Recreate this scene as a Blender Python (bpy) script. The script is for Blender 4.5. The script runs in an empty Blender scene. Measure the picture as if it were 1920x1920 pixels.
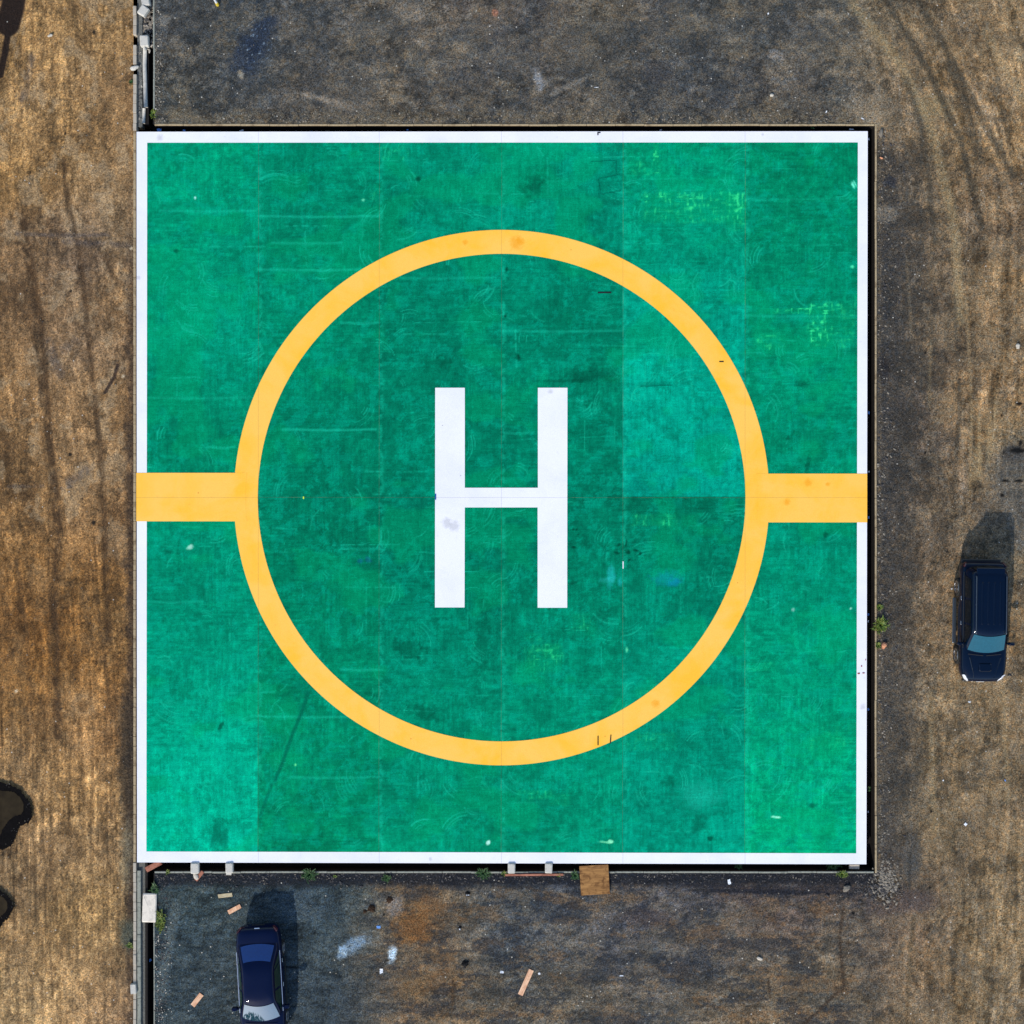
import bpy, bmesh, math, random
import numpy as np
from mathutils import Vector, Matrix

random.seed(7)
R = math.radians
H = 55.0            # camera height above the yard
F = 2513.0          # focal length in photograph pixels (1920 wide)
S = F / H           # photograph pixels per metre on the ground

# ------------------------------------------------------------------ camera, light, exposure
sc = bpy.context.scene
col = sc.collection
cam_d = bpy.data.cameras.new("camera")
cam = bpy.data.objects.new("camera", cam_d)
col.objects.link(cam)
cam.location = (0, 0, H)
cam.rotation_euler = (0, 0, 0)
cam_d.sensor_width = 36
cam_d.lens = 36 * F / 1920
cam_d.clip_end = 2000
sc.camera = cam

SUN_EL = 36.0
SUN_TO = Vector((-0.38, -0.925, 0)).normalized()      # horizontal direction towards the sun
world = bpy.data.worlds.new("World")
sc.world = world
world.use_nodes = True
wn = world.node_tree
bg = wn.nodes["Background"]
sky = wn.nodes.new("ShaderNodeTexSky")
sky.sky_type = 'NISHITA'
sky.sun_disc = False
sky.sun_elevation = R(SUN_EL)
sky.sun_rotation = math.atan2(SUN_TO.x, SUN_TO.y) % (2 * math.pi)
sky.air_density = 1.0
sky.dust_density = 0.6
wn.links.new(sky.outputs[0], bg.inputs[0])
bg.inputs[1].default_value = 0.15
sun_d = bpy.data.lights.new("sun", 'SUN')
sun_d.energy = 2.9
sun_d.angle = R(0.9)
sun_d.color = (1.0, 0.93, 0.82)
sun = bpy.data.objects.new("sun", sun_d)
col.objects.link(sun)
ld = Vector((-SUN_TO.x * math.cos(R(SUN_EL)), -SUN_TO.y * math.cos(R(SUN_EL)), -math.sin(R(SUN_EL))))
sun.rotation_euler = ld.to_track_quat('-Z', 'Y').to_euler()
sun.location = (-20, -40, 40)
sc.view_settings.view_transform = 'Standard'
sc.view_settings.look = 'None'
sc.view_settings.exposure = 0.42
sc.view_settings.gamma = 1.0
sc.render.film_transparent = False

# ------------------------------------------------------------------ helpers
def P(px, py, z=0.0):
    k = (H - z) / F
    return ((px - 960) * k, (960 - py) * k)

def lin(c):
    c = c / 255.0
    return c / 12.92 if c <= 0.04045 else ((c + 0.055) / 1.055) ** 2.4

def L(r, g, b):
    return (lin(r), lin(g), lin(b), 1.0)

def tag(o, label=None, cat=None, group=None, kind=None):
    if label: o['label'] = label
    if cat: o['category'] = cat
    if group: o['group'] = group
    if kind: o['kind'] = kind
    return o

def empty(name, loc=(0, 0, 0), rz=0.0):
    o = bpy.data.objects.new(name, None)
    col.objects.link(o)
    o.location = loc
    o.rotation_euler = (0, 0, rz)
    o.empty_display_size = 0.2
    return o

def link(name, me, parent=None, loc=(0, 0, 0), rot=(0, 0, 0)):
    o = bpy.data.objects.new(name, me)
    col.objects.link(o)
    o.location = loc
    o.rotation_euler = rot
    if parent: o.parent = parent
    return o

def mesh(name, verts, faces, mat=None, smooth=False):
    me = bpy.data.meshes.new(name)
    me.from_pydata([tuple(v) for v in verts], [], faces)
    if mat: me.materials.append(mat)
    if smooth:
        me.polygons.foreach_set("use_smooth", [True] * len(me.polygons))
    me.update()
    return me

class MB:
    """collects simple solids and makes ONE mesh"""
    def __init__(self):
        self.v = []; self.f = []
    def add(self, verts, faces):
        n = len(self.v)
        self.v += [tuple(p) for p in verts]
        self.f += [tuple(i + n for i in q) for q in faces]
    def box(self, x0, x1, y0, y1, z0, z1, bev=0.0):
        if bev <= 0:
            self.add([(x0,y0,z0),(x1,y0,z0),(x1,y1,z0),(x0,y1,z0),(x0,y0,z1),(x1,y0,z1),(x1,y1,z1),(x0,y1,z1)],
                     [(0,3,2,1),(4,5,6,7),(0,1,5,4),(1,2,6,5),(2,3,7,6),(3,0,4,7)])
            return
        b = bev
        v = []
        for (z, i) in ((z0, 0), (z1 - b, 0), (z1, b)):
            v += [(x0+i+b,y0+i,z),(x1-i-b,y0+i,z),(x1-i,y0+i+b,z),(x1-i,y1-i-b,z),(x1-i-b,y1-i,z),(x0+i+b,y1-i,z),(x0+i,y1-i-b,z),(x0+i,y0+i+b,z)]
        f = [tuple(range(7, -1, -1)), tuple(range(16, 24))]
        for l in (0, 8):
            for k in range(8):
                f.append((l+k, l+(k+1) % 8, l+8+(k+1) % 8, l+8+k))
        self.add(v, f)
    def build(self, name, mat, parent=None, smooth=False, **k):
        return link(name, mesh(name, self.v, self.f, mat, smooth), parent, **k)

def rbox(sx, sy, sz, rz=0, tilt=(0, 0), bev=0.02, jag=0.0):
    """one box centred on the origin, lying on z=0, returns MB"""
    m = MB(); m.box(-sx/2, sx/2, -sy/2, sy/2, 0, sz, bev)
    if jag:
        m.v = [(x+random.uniform(-jag, jag), y+random.uniform(-jag, jag), z+random.uniform(-jag, jag)*0.5) for x, y, z in m.v]
    return m

# ------------------------------------------------------------------ numpy noise
def tab(seed):
    return np.random.RandomState(seed).rand(256, 256)

def vnoise(x, y, seed):
    t = tab(seed)
    xi = np.floor(x).astype(np.int64); yi = np.floor(y).astype(np.int64)
    fx = x - xi; fy = y - yi
    fx = fx*fx*(3-2*fx); fy = fy*fy*(3-2*fy)
    a = t[xi & 255, yi & 255]; b = t[(xi+1) & 255, yi & 255]
    c = t[xi & 255, (yi+1) & 255]; d = t[(xi+1) & 255, (yi+1) & 255]
    return (a*(1-fx)+b*fx)*(1-fy) + (c*(1-fx)+d*fx)*fy

def fbm(x, y, seed, octv=5, gain=0.5):
    s = np.zeros_like(x); a = 1.0; n = 0.0
    for o in range(octv):
        s += a * vnoise(x*2**o + 17.3*o, y*2**o + 5.1*o, seed+o); n += a; a *= gain
    return s / n

def sstep(a, b, x):
    t = np.clip((x-a)/(b-a), 0, 1)
    return t*t*(3-2*t)

def mixc(c, rgb, a):
    return c*(1-a[:, None]) + np.array(rgb, float)[None, :]*a[:, None]

def ctrl(px, py, pts, sigma):
    """smooth interpolation of hand-placed colours (photo pixel coords)"""
    W = np.zeros_like(px); C = np.zeros((len(px), 3))
    for (cx, cy, r, g, b) in pts:
        d2 = (px-cx)**2 + (py-cy)**2
        w = np.exp(-d2/(2*sigma*sigma)) + 1e-4/(1 + d2/1e4)
        W += w; C += w[:, None]*np.array((r, g, b), float)
    return C / W[:, None]

def seg_dist(px, py, pts):
    best = np.full(px.shape, 1e9)
    for (a, b) in zip(pts[:-1], pts[1:]):
        ax, ay = a; bx, by = b
        dx, dy = bx-ax, by-ay
        L2 = dx*dx+dy*dy+1e-9
        t = np.clip(((px-ax)*dx+(py-ay)*dy)/L2, 0, 1)
        d = np.hypot(px-ax-t*dx, py-ay-t*dy)
        best = np.minimum(best, d)
    return best

def stroke(c, px, py, pts, w, rgb, al, soft=0.6, brk=None):
    x0 = min(p[0] for p in pts)-3*w-8; x1 = max(p[0] for p in pts)+3*w+8
    y0 = min(p[1] for p in pts)-3*w-8; y1 = max(p[1] for p in pts)+3*w+8
    m = (px > x0) & (px < x1) & (py > y0) & (py < y1)
    if not m.any(): return c
    d = seg_dist(px[m], py[m], pts)
    a = al*(1-sstep(w*(1-soft), w*(1+soft), d))
    if brk is not None: a = a*sstep(0.35, 0.62, brk[m])
    c[m] = mixc(c[m], rgb, a)
    return c

def blob(c, px, py, cx, cy, rx, ry, ang, rgb, al, soft=0.35, warp=None):
    m = (abs(px-cx) < 2.2*max(rx, ry)) & (abs(py-cy) < 2.2*max(rx, ry))
    if not m.any(): return c
    ca, sa = math.cos(R(ang)), math.sin(R(ang))
    u = ((px[m]-cx)*ca + (py[m]-cy)*sa)/rx
    v = (-(px[m]-cx)*sa + (py[m]-cy)*ca)/ry
    d = np.hypot(u, v)
    if warp is not None: d = d + (warp[m]-0.5)*1.6
    a = al*(1-sstep(1-soft, 1+soft, d))
    c[m] = mixc(c[m], rgb, a)
    return c

def to_lin(c):
    c = np.clip(c, 0, 255)/255.0
    return np.where(c <= 0.04045, c/12.92, ((c+0.055)/1.055)**2.4)

def grid_patch(xs, ys):
    X, Y = np.meshgrid(xs, ys)
    nx, ny = len(xs), len(ys)
    i = np.arange(nx*ny).reshape(ny, nx)
    q = np.stack([i[:-1, :-1], i[:-1, 1:], i[1:, 1:], i[1:, :-1]], -1).reshape(-1, 4)
    return X.ravel(), Y.ravel(), q

def np_mesh(name, X, Y, Z, Q, rgb, mat):
    me = bpy.data.meshes.new(name)
    n = len(X)
    me.vertices.add(n)
    me.vertices.foreach_set("co", np.stack([X, Y, Z], -1).astype(np.float32).ravel())
    me.loops.add(len(Q)*4)
    me.loops.foreach_set("vertex_index", Q.astype(np.int32).ravel())
    me.polygons.add(len(Q))
    me.polygons.foreach_set("loop_start", np.arange(0, len(Q)*4, 4, dtype=np.int32))
    me.polygons.foreach_set("use_smooth", np.ones(len(Q), dtype=bool))
    me.update(calc_edges=True)
    at = me.color_attributes.new("tone", 'FLOAT_COLOR', 'POINT')
    d = np.ones((n, 4), np.float32); d[:, :3] = rgb
    at.data.foreach_set("color", d.ravel())
    me.materials.append(mat)
    me.validate()
    return me

def lines(a, b, step):
    n = max(1, int(round((b-a)/step)))
    return list(np.linspace(a, b, n+1))

# ------------------------------------------------------------------ materials
def new_mat(name):
    m = bpy.data.materials.new(name); m.use_nodes = True
    nt = m.node_tree
    return m, nt, nt.nodes["Principled BSDF"]

def N(nt, t, **kw):
    n = nt.nodes.new(t)
    for k, v in kw.items(): setattr(n, k, v)
    return n

def noise(nt, vec, scale, detail=6, rough=0.6, dist=0.0):
    n = N(nt, "ShaderNodeTexNoise")
    n.inputs["Scale"].default_value = scale
    n.inputs["Detail"].default_value = detail
    n.inputs["Roughness"].default_value = rough
    n.inputs["Distortion"].default_value = dist
    nt.links.new(vec, n.inputs["Vector"])
    return n.outputs["Fac"]

def mathn(nt, op, a, b=None, clamp=False):
    n = N(nt, "ShaderNodeMath", operation=op, use_clamp=clamp)
    for i, v in enumerate((a, b)):
        if v is None: continue
        if isinstance(v, (int, float)): n.inputs[i].default_value = v
        else: nt.links.new(v, n.inputs[i])
    return n.outputs[0]

def maprange(nt, v, a, b, c, d):
    n = N(nt, "ShaderNodeMapRange")
    nt.links.new(v, n.inputs[0])
    for i, x in enumerate((a, b, c, d)): n.inputs[i+1].default_value = x
    return n.outputs[0]

def mixrgb(nt, mode, fac, a, b):
    n = N(nt, "ShaderNodeMix", data_type='RGBA', blend_type=mode)
    for i, v in ((0, fac), (6, a), (7, b)):
        if isinstance(v, (int, float)): n.inputs[i].default_value = v
        elif isinstance(v, tuple): n.inputs[i].default_value = v
        else: nt.links.new(v, n.inputs[i])
    return n.outputs[2]

def surf(name, base, rough=0.85, var=0.25, scale=6.0, bump=0.02, spec=0.25, tint=None, metal=0.0, fine=30.0, coat=0.0):
    """a plain weathered procedural surface"""
    m, nt, b = new_mat(name)
    tc = N(nt, "ShaderNodeTexCoord").outputs["Object"]
    n1 = noise(nt, tc, scale, 8, 0.65, 0.3)
    n2 = noise(nt, tc, fine, 4, 0.7)
    f = mathn(nt, 'ADD', maprange(nt, n1, 0.3, 0.7, 1-var, 1+var), maprange(nt, n2, 0.3, 0.7, -var*0.6, var*0.6))
    c = mixrgb(nt, 'MULTIPLY', 1.0, base, f)
    if tint:
        c = mixrgb(nt, 'MIX', maprange(nt, n1, 0.48, 0.62, 0, 0.7), c, tint)
    nt.links.new(c, b.inputs["Base Color"])
    b.inputs["Roughness"].default_value = rough
    b.inputs["Specular IOR Level"].default_value = spec
    b.inputs["Metallic"].default_value = metal
    b.inputs["Coat Weight"].default_value = coat
    if bump:
        bp = N(nt, "ShaderNodeBump"); bp.inputs["Distance"].default_value = bump; bp.inputs["Strength"].default_value = 0.7
        nt.links.new(n2, bp.inputs["Height"]); nt.links.new(bp.outputs[0], b.inputs["Normal"])
    return m

def ground_mat(name, grain=0.55, bumpd=0.03, speck=0.5, warm=(1.12, 1.0, 0.84, 1), cool=(0.86, 1.0, 1.14, 1)):
    m, nt, b = new_mat(name)
    tc = N(nt, "ShaderNodeTexCoord").outputs["Object"]
    at = N(nt, "ShaderNodeAttribute", attribute_name="tone").outputs["Color"]
    a = noise(nt, tc, 9.0, 7, 0.8)
    a2 = noise(nt, tc, 3.2, 8, 0.7, 0.6)
    g = noise(nt, tc, 19.0, 3, 0.85)
    f = mathn(nt, 'MULTIPLY', maprange(nt, a, 0.36, 0.64, 1-grain*0.32, 1+grain*0.36), maprange(nt, g, 0.37, 0.63, 1-grain*1.05, 1+grain*1.35))
    f = mathn(nt, 'MULTIPLY', f, maprange(nt, a2, 0.38, 0.62, 0.90, 1.10))
    c = mixrgb(nt, 'MULTIPLY', 1.0, at, f)
    hue = noise(nt, tc, 7.0, 5, 0.75)
    c = mixrgb(nt, 'MULTIPLY', 1.0, c, mixrgb(nt, 'MIX', maprange(nt, hue, 0.40, 0.60, 0, 1), cool, warm))
    # pale and dark crumbs of stone lying in the surface
    v = N(nt, "ShaderNodeTexVoronoi", feature='F1'); v.inputs["Scale"].default_value = 5.5
    nt.links.new(tc, v.inputs["Vector"])
    sp = mathn(nt, 'MULTIPLY', mathn(nt, 'LESS_THAN', v.outputs["Distance"], 0.15),
               mathn(nt, 'GREATER_THAN', N_sep(nt, v.outputs["Color"], 0), 1-0.10*speck))
    c = mixrgb(nt, 'MIX', mathn(nt, 'MULTIPLY', sp, 0.75), c, L(205, 200, 188))
    dk = mathn(nt, 'MULTIPLY', mathn(nt, 'LESS_THAN', v.outputs["Distance"], 0.20),
               mathn(nt, 'LESS_THAN', N_sep(nt, v.outputs["Color"], 1), 0.10*speck))
    c = mixrgb(nt, 'MIX', mathn(nt, 'MULTIPLY', dk, 0.75), c, L(25, 23, 24))
    nt.links.new(c, b.inputs["Base Color"])
    b.inputs["Roughness"].default_value = 0.92
    b.inputs["Specular IOR Level"].default_value = 0.18
    hgt = mathn(nt, 'ADD', mathn(nt, 'MULTIPLY', a2, 1.6), mathn(nt, 'ADD', a, mathn(nt, 'MULTIPLY', g, 0.6)))
    bp = N(nt, "ShaderNodeBump"); bp.inputs["Distance"].default_value = bumpd; bp.inputs["Strength"].default_value = 0.8
    nt.links.new(hgt, bp.inputs["Height"]); nt.links.new(bp.outputs[0], b.inputs["Normal"])
    return m

def N_sep(nt, colr, i):
    s = N(nt, "ShaderNodeSeparateColor"); nt.links.new(colr, s.inputs[0]); return s.outputs[i]

def green_mat():
    m, nt, b = new_mat("green_paint")
    tc = N(nt, "ShaderNodeTexCoord").outputs["Object"]
    at = N(nt, "ShaderNodeAttribute", attribute_name="tone").outputs["Color"]
    a = noise(nt, tc, 9.0, 6, 0.75, 0.4)
    g = noise(nt, tc, 26.0, 4, 0.7)
    mp = N(nt, "ShaderNodeMapping"); mp.inputs["Scale"].default_value = (1.2, 16, 1)
    nt.links.new(tc, mp.inputs[0])
    h = noise(nt, mp.outputs[0], 1.5, 4, 0.65)
    mp2 = N(nt, "ShaderNodeMapping"); mp2.inputs["Scale"].default_value = (16, 1.2, 1)
    nt.links.new(tc, mp2.inputs[0])
    h2 = noise(nt, mp2.outputs[0], 1.5, 4, 0.65)
    f = mathn(nt, 'MULTIPLY', maprange(nt, a, 0.3, 0.7, 0.88, 1.13), maprange(nt, g, 0.35, 0.65, 0.78, 1.26))
    f = mathn(nt, 'MULTIPLY', f, maprange(nt, h, 0.3, 0.7, 0.92, 1.09))
    f = mathn(nt, 'MULTIPLY', f, maprange(nt, h2, 0.3, 0.7, 0.94, 1.07))
    c = mixrgb(nt, 'MULTIPLY', 1.0, at, f)
    nt.links.new(c, b.inputs["Base Color"])
    b.inputs["Roughness"].default_value = 0.95
    b.inputs["Specular IOR Level"].default_value = 0.03
    bp = N(nt, "ShaderNodeBump"); bp.inputs["Distance"].default_value = 0.004; bp.inputs["Strength"].default_value = 0.5
    nt.links.new(a, bp.inputs["Height"]); nt.links.new(bp.outputs[0], b.inputs["Normal"])
    return m

def paint_mark(name, base, deep, dirt, amt=0.25, spots=(), stain=None):
    """road paint: base colour, a deeper worn tone in soft patches, small dirt spots"""
    m, nt, b = new_mat(name)
    tc = N(nt, "ShaderNodeTexCoord").outputs["Object"]
    n1 = noise(nt, tc, 0.55, 6, 0.6, 0.5)
    n2 = noise(nt, tc, 22.0, 4, 0.7)
    n3 = noise(nt, tc, 5.5, 8, 0.72)
    c = mixrgb(nt, 'MIX', maprange(nt, n1, 0.42, 0.66, 0, 1), base, deep)
    c = mixrgb(nt, 'MULTIPLY', 1.0, c, maprange(nt, n2, 0.3, 0.7, 0.95, 1.04))
    c = mixrgb(nt, 'MIX', maprange(nt, n3, 0.6, 0.78, 0, amt), c, dirt)
    v = N(nt, "ShaderNodeTexVoronoi"); v.inputs["Scale"].default_value = 1.5
    nt.links.new(tc, v.inputs["Vector"])
    sp = mathn(nt, 'MULTIPLY', mathn(nt, 'LESS_THAN', v.outputs["Distance"], 0.05), mathn(nt, 'GREATER_THAN', N_sep(nt, v.outputs["Color"], 0), 0.6))
    c = mixrgb(nt, 'MIX', mathn(nt, 'MULTIPLY', sp, 0.6), c, dirt)
    sx = N(nt, "ShaderNodeSeparateXYZ"); nt.links.new(tc, sx.inputs[0])
    for (px_, py_, r_) in spots:
        cx_, cy_ = (px_-960)*(H-0.16)/F, (960-py_)*(H-0.16)/F
        d_ = mathn(nt, 'SQRT', mathn(nt, 'ADD', mathn(nt, 'POWER', mathn(nt, 'SUBTRACT', sx.outputs[0], cx_), 2.0), mathn(nt, 'POWER', mathn(nt, 'SUBTRACT', sx.outputs[1], cy_), 2.0)))
        d_ = mathn(nt, 'ADD', d_, mathn(nt, 'MULTIPLY', mathn(nt, 'SUBTRACT', n3, 0.5), r_/S*2.0))
        c = mixrgb(nt, 'MIX', maprange(nt, d_, r_/S*0.4, r_/S*1.1, 0.75, 0.0), c, stain)
    ln = None
    for xj in (484.3, 711, 940.2, 1168, 1397):
        m_ = mathn(nt, 'LESS_THAN', mathn(nt, 'ABSOLUTE', mathn(nt, 'SUBTRACT', sx.outputs[0], (xj-960)*(H-0.16)/F)), 0.010)
        ln = m_ if ln is None else mathn(nt, 'MAXIMUM', ln, m_)
    m_ = mathn(nt, 'LESS_THAN', mathn(nt, 'ABSOLUTE', mathn(nt, 'SUBTRACT', sx.outputs[1], (960-932.9)*(H-0.16)/F)), 0.010)
    ln = mathn(nt, 'MAXIMUM', ln, m_)
    c = mixrgb(nt, 'MIX', mathn(nt, 'MULTIPLY', ln, 0.32), c, L(110, 95, 70))
    nt.links.new(c, b.inputs["Base Color"])
    b.inputs["Roughness"].default_value = 0.7
    b.inputs["Specular IOR Level"].default_value = 0.25
    return m

M = {}
M['road'] = ground_mat("dirt_road", 0.58, 0.040, 0.35, (1.06,1.0,0.90,1), (0.94,1.0,1.08,1))
M['yard'] = ground_mat("worn_asphalt", 0.70, 0.035, 0.6)
M['green'] = green_mat()
M['white'] = paint_mark("white_paint", L(233, 233, 238), L(224, 225, 232), L(165, 160, 155), 0.45, ((838,980,11),(851,986,12),(1430,252,3),(1032,734,6),(300,258,7),(807,1611,4),(1618,1325,6),(260,520,5)), L(196, 196, 200))
M['yellow'] = paint_mark("yellow_paint", L(250, 193, 84), L(252, 186, 50), L(205, 130, 45), 0.45, ((968,456,15),(975,452,8),(872,454,6),(1475,941,7),(1552,908,5),(1515,905,9),(1378,1062,4),(700,1110,8),(1230,1320,9)), L(240, 160, 28))
M['slab'] = surf("slab_concrete", L(150, 135, 118), 0.9, 0.3, 4, 0.01, tint=L(110, 88, 70))
M['joint'] = surf("joint_sealant", L(52, 92, 66), 0.9, 0.3, 1.2, 0, tint=L(110, 150, 110))
M['tape'] = surf("black_tape", L(28, 26, 28), 0.6, 0.1, 3, 0)
M['kerb'] = surf("kerb_concrete", L(178, 168, 152), 0.9, 0.14, 3, 0.006, tint=L(150, 138, 120))
M['kerb_old'] = surf("mossy_concrete", L(150, 152, 140), 0.92, 0.28, 5, 0.01, tint=L(88, 92, 86))
M['lip'] = surf("lip_concrete", L(172, 154, 122), 0.9, 0.34, 2.2, 0.006, tint=L(96, 80, 60))
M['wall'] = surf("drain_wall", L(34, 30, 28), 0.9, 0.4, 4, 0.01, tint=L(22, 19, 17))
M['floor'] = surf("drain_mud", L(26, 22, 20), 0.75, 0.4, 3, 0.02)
M['block'] = surf("block_concrete", L(196, 192, 182), 0.9, 0.15, 7, 0.01, tint=L(160, 156, 148))
M['white_slab'] = surf("pale_slab", L(226, 216, 200), 0.9, 0.10, 6, 0.012, tint=L(188, 180, 168))
M['stone'] = surf("stone_grey", L(128, 120, 108), 0.9, 0.45, 5, 0.01)
M['stone_dark'] = surf("stone_dark", L(66, 64, 64), 0.8, 0.4, 5, 0.01)
M['stone_pale'] = surf("stone_pale", L(190, 182, 168), 0.9, 0.2, 5, 0.01)
M['stone_orange'] = surf("stone_orange", L(205, 145, 110), 0.9, 0.3, 9, 0.01, tint=L(120, 70, 50))
M['scrap_blue'] = surf("blue_scrap", L(110, 160, 225), 0.5, 0.2, 9, 0)
M['scrap_white'] = surf("white_scrap", L(225, 228, 232), 0.6, 0.1, 9, 0)
M['black_lump'] = surf("black_lump", L(18, 17, 18), 0.8, 0.3, 9, 0.01)
M['rust_lump'] = surf("rotten_leaf", L(60, 42, 28), 0.9, 0.5, 9, 0.02)

def wood(name, base, dark, sx=3.0, sy=30.0):
    m, nt, b = new_mat(name)
    tc = N(nt, "ShaderNodeTexCoord").outputs["Object"]
    mp = N(nt, "ShaderNodeMapping"); mp.inputs["Scale"].default_value = (sx, sy, 8)
    nt.links.new(tc, mp.inputs[0])
    g = noise(nt, mp.outputs[0], 1.0, 6, 0.6, 0.8)
    st = noise(nt, tc, 4.5, 6, 0.65, 0.5)
    c = mixrgb(nt, 'MIX', maprange(nt, g, 0.35, 0.7, 0, 0.8), base, dark)
    c = mixrgb(nt, 'MIX', maprange(nt, st, 0.5, 0.66, 0, 0.75), c, dark)
    nt.links.new(c, b.inputs["Base Color"]); b.inputs["Roughness"].default_value = 0.85
    b.inputs["Specular IOR Level"].default_value = 0.2
    return m
M['ply'] = wood("plywood", L(168, 124, 74), L(82, 50, 26), 1.2, 9)
M['plank'] = wood("raw_plank", L(238, 196, 160), L(186, 128, 96), 14, 2)
M['plank_red'] = wood("red_plank", L(178, 118, 96), L(118, 76, 62), 3, 14)
M['plank_pale'] = wood("pale_plank", L(205, 190, 155), L(150, 132, 100), 3, 14)

def leaf_mat(name, c1, c2):
    m, nt, b = new_mat(name)
    tc = N(nt, "ShaderNodeTexCoord").outputs["Object"]
    n = noise(nt, tc, 9, 3, 0.6)
    nt.links.new(mixrgb(nt, 'MIX', maprange(nt, n, 0.35, 0.65, 0, 1), c1, c2), b.inputs["Base Color"])
    b.inputs["Roughness"].default_value = 0.6
    return m
M['grass'] = leaf_mat("grass_blades", L(52, 88, 22), L(120, 128, 40))
M['grass_dark'] = leaf_mat("weed_blades", L(26, 66, 26), L(58, 92, 36))
M['leaf'] = leaf_mat("tree_leaf", L(45, 80, 38), L(80, 108, 48))
M['bark'] = surf("bark", L(92, 76, 60), 0.95, 0.3, 4, 0.03)

def carpaint(name, base, rough=0.22, metal=0.55):
    m, nt, b = new_mat(name)
    tc = N(nt, "ShaderNodeTexCoord").outputs["Object"]
    n = noise(nt, tc, 2.2, 6, 0.65, 0.4)
    fl = noise(nt, tc, 140, 2, 0.5)
    c = mixrgb(nt, 'MIX', maprange(nt, n, 0.5, 0.75, 0.0, 0.01), base, L(70, 80, 100))
    c = mixrgb(nt, 'MULTIPLY', 1.0, c, maprange(nt, fl, 0.3, 0.7, 0.8, 1.25))
    nt.links.new(c, b.inputs["Base Color"])
    b.inputs["Metallic"].default_value = metal
    b.inputs["Roughness"].default_value = rough
    b.inputs["Coat Weight"].default_value = 1.0
    b.inputs["Specular IOR Level"].default_value = 0.0
    b.inputs["Coat IOR"].default_value = 1.32
    nt.links.new(maprange(nt, n, 0.4, 0.75, 0.02, 0.06), b.inputs["Coat Roughness"])
    return m
M['suv'] = carpaint("suv_paint", (0.0003, 0.0048, 0.018, 1), 0.3, 0.0)
M['sedan'] = carpaint("sedan_paint", (0.0001, 0.0032, 0.024, 1), 0.3, 0.0)
def simple(name, c, rough, metal=0.0, spec=0.5, coat=0.0):
    m, nt, b = new_mat(name)
    tc = N(nt, "ShaderNodeTexCoord").outputs["Object"]
    n = noise(nt, tc, 14, 4, 0.6)
    nt.links.new(mixrgb(nt, 'MULTIPLY', 1.0, c, maprange(nt, n, 0.3, 0.7, 0.88, 1.1)), b.inputs["Base Color"])
    nt.links.new(maprange(nt, n, 0.3, 0.7, max(rough-0.02, 0.01), rough+0.03), b.inputs["Roughness"])
    b.inputs["Metallic"].default_value = metal
    b.inputs["Specular IOR Level"].default_value = spec
    b.inputs["Coat Weight"].default_value = coat
    return m
M['glass'] = simple("car_glass", (0.003, 0.006, 0.010, 1), 0.03, 0, 0.3, 0.0)
M['glass_screen'] = simple("windscreen_glass", (0.012, 0.045, 0.07, 1), 0.03, 0, 1.0, 1.0)
M['glass_green'] = simple("green_glass", (0.012, 0.030, 0.020, 1), 0.05, 0, 0.6)
for k_ in ('glass_screen',): M[k_].node_tree.nodes['Principled BSDF'].inputs['IOR'].default_value = 1.9
M['trim'] = simple("black_plastic", (0.012, 0.012, 0.014, 1), 0.5)
M['chrome'] = simple("chrome", (0.75, 0.75, 0.77, 1), 0.15, 1.0)
M['rim'] = simple("alloy", (0.42, 0.43, 0.46, 1), 0.3, 1.0)
M['tyre'] = simple("tyre_rubber", (0.022, 0.021, 0.020, 1), 0.8, 0, 0.2)
M['lamp'] = simple("headlamp_lens", (0.72, 0.74, 0.78, 1), 0.1, 0.2, 0.8, 0.5)
M['lamp_red'] = simple("tail_lens", (0.07, 0.006, 0.012, 1), 0.12, 0, 0.6, 0.5)
M['plate'] = simple("plate_white", (0.7, 0.7, 0.7, 1), 0.5)
M['step'] = simple("step_metal", (0.10, 0.12, 0.14, 1), 0.35, 0.8)
M['yellow_plain'] = surf("post_yellow", L(205, 180, 60), 0.6, 0.15, 6, 0)
M['post_white'] = surf("post_white", L(205, 210, 220), 0.6, 0.15, 6, 0)

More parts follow.
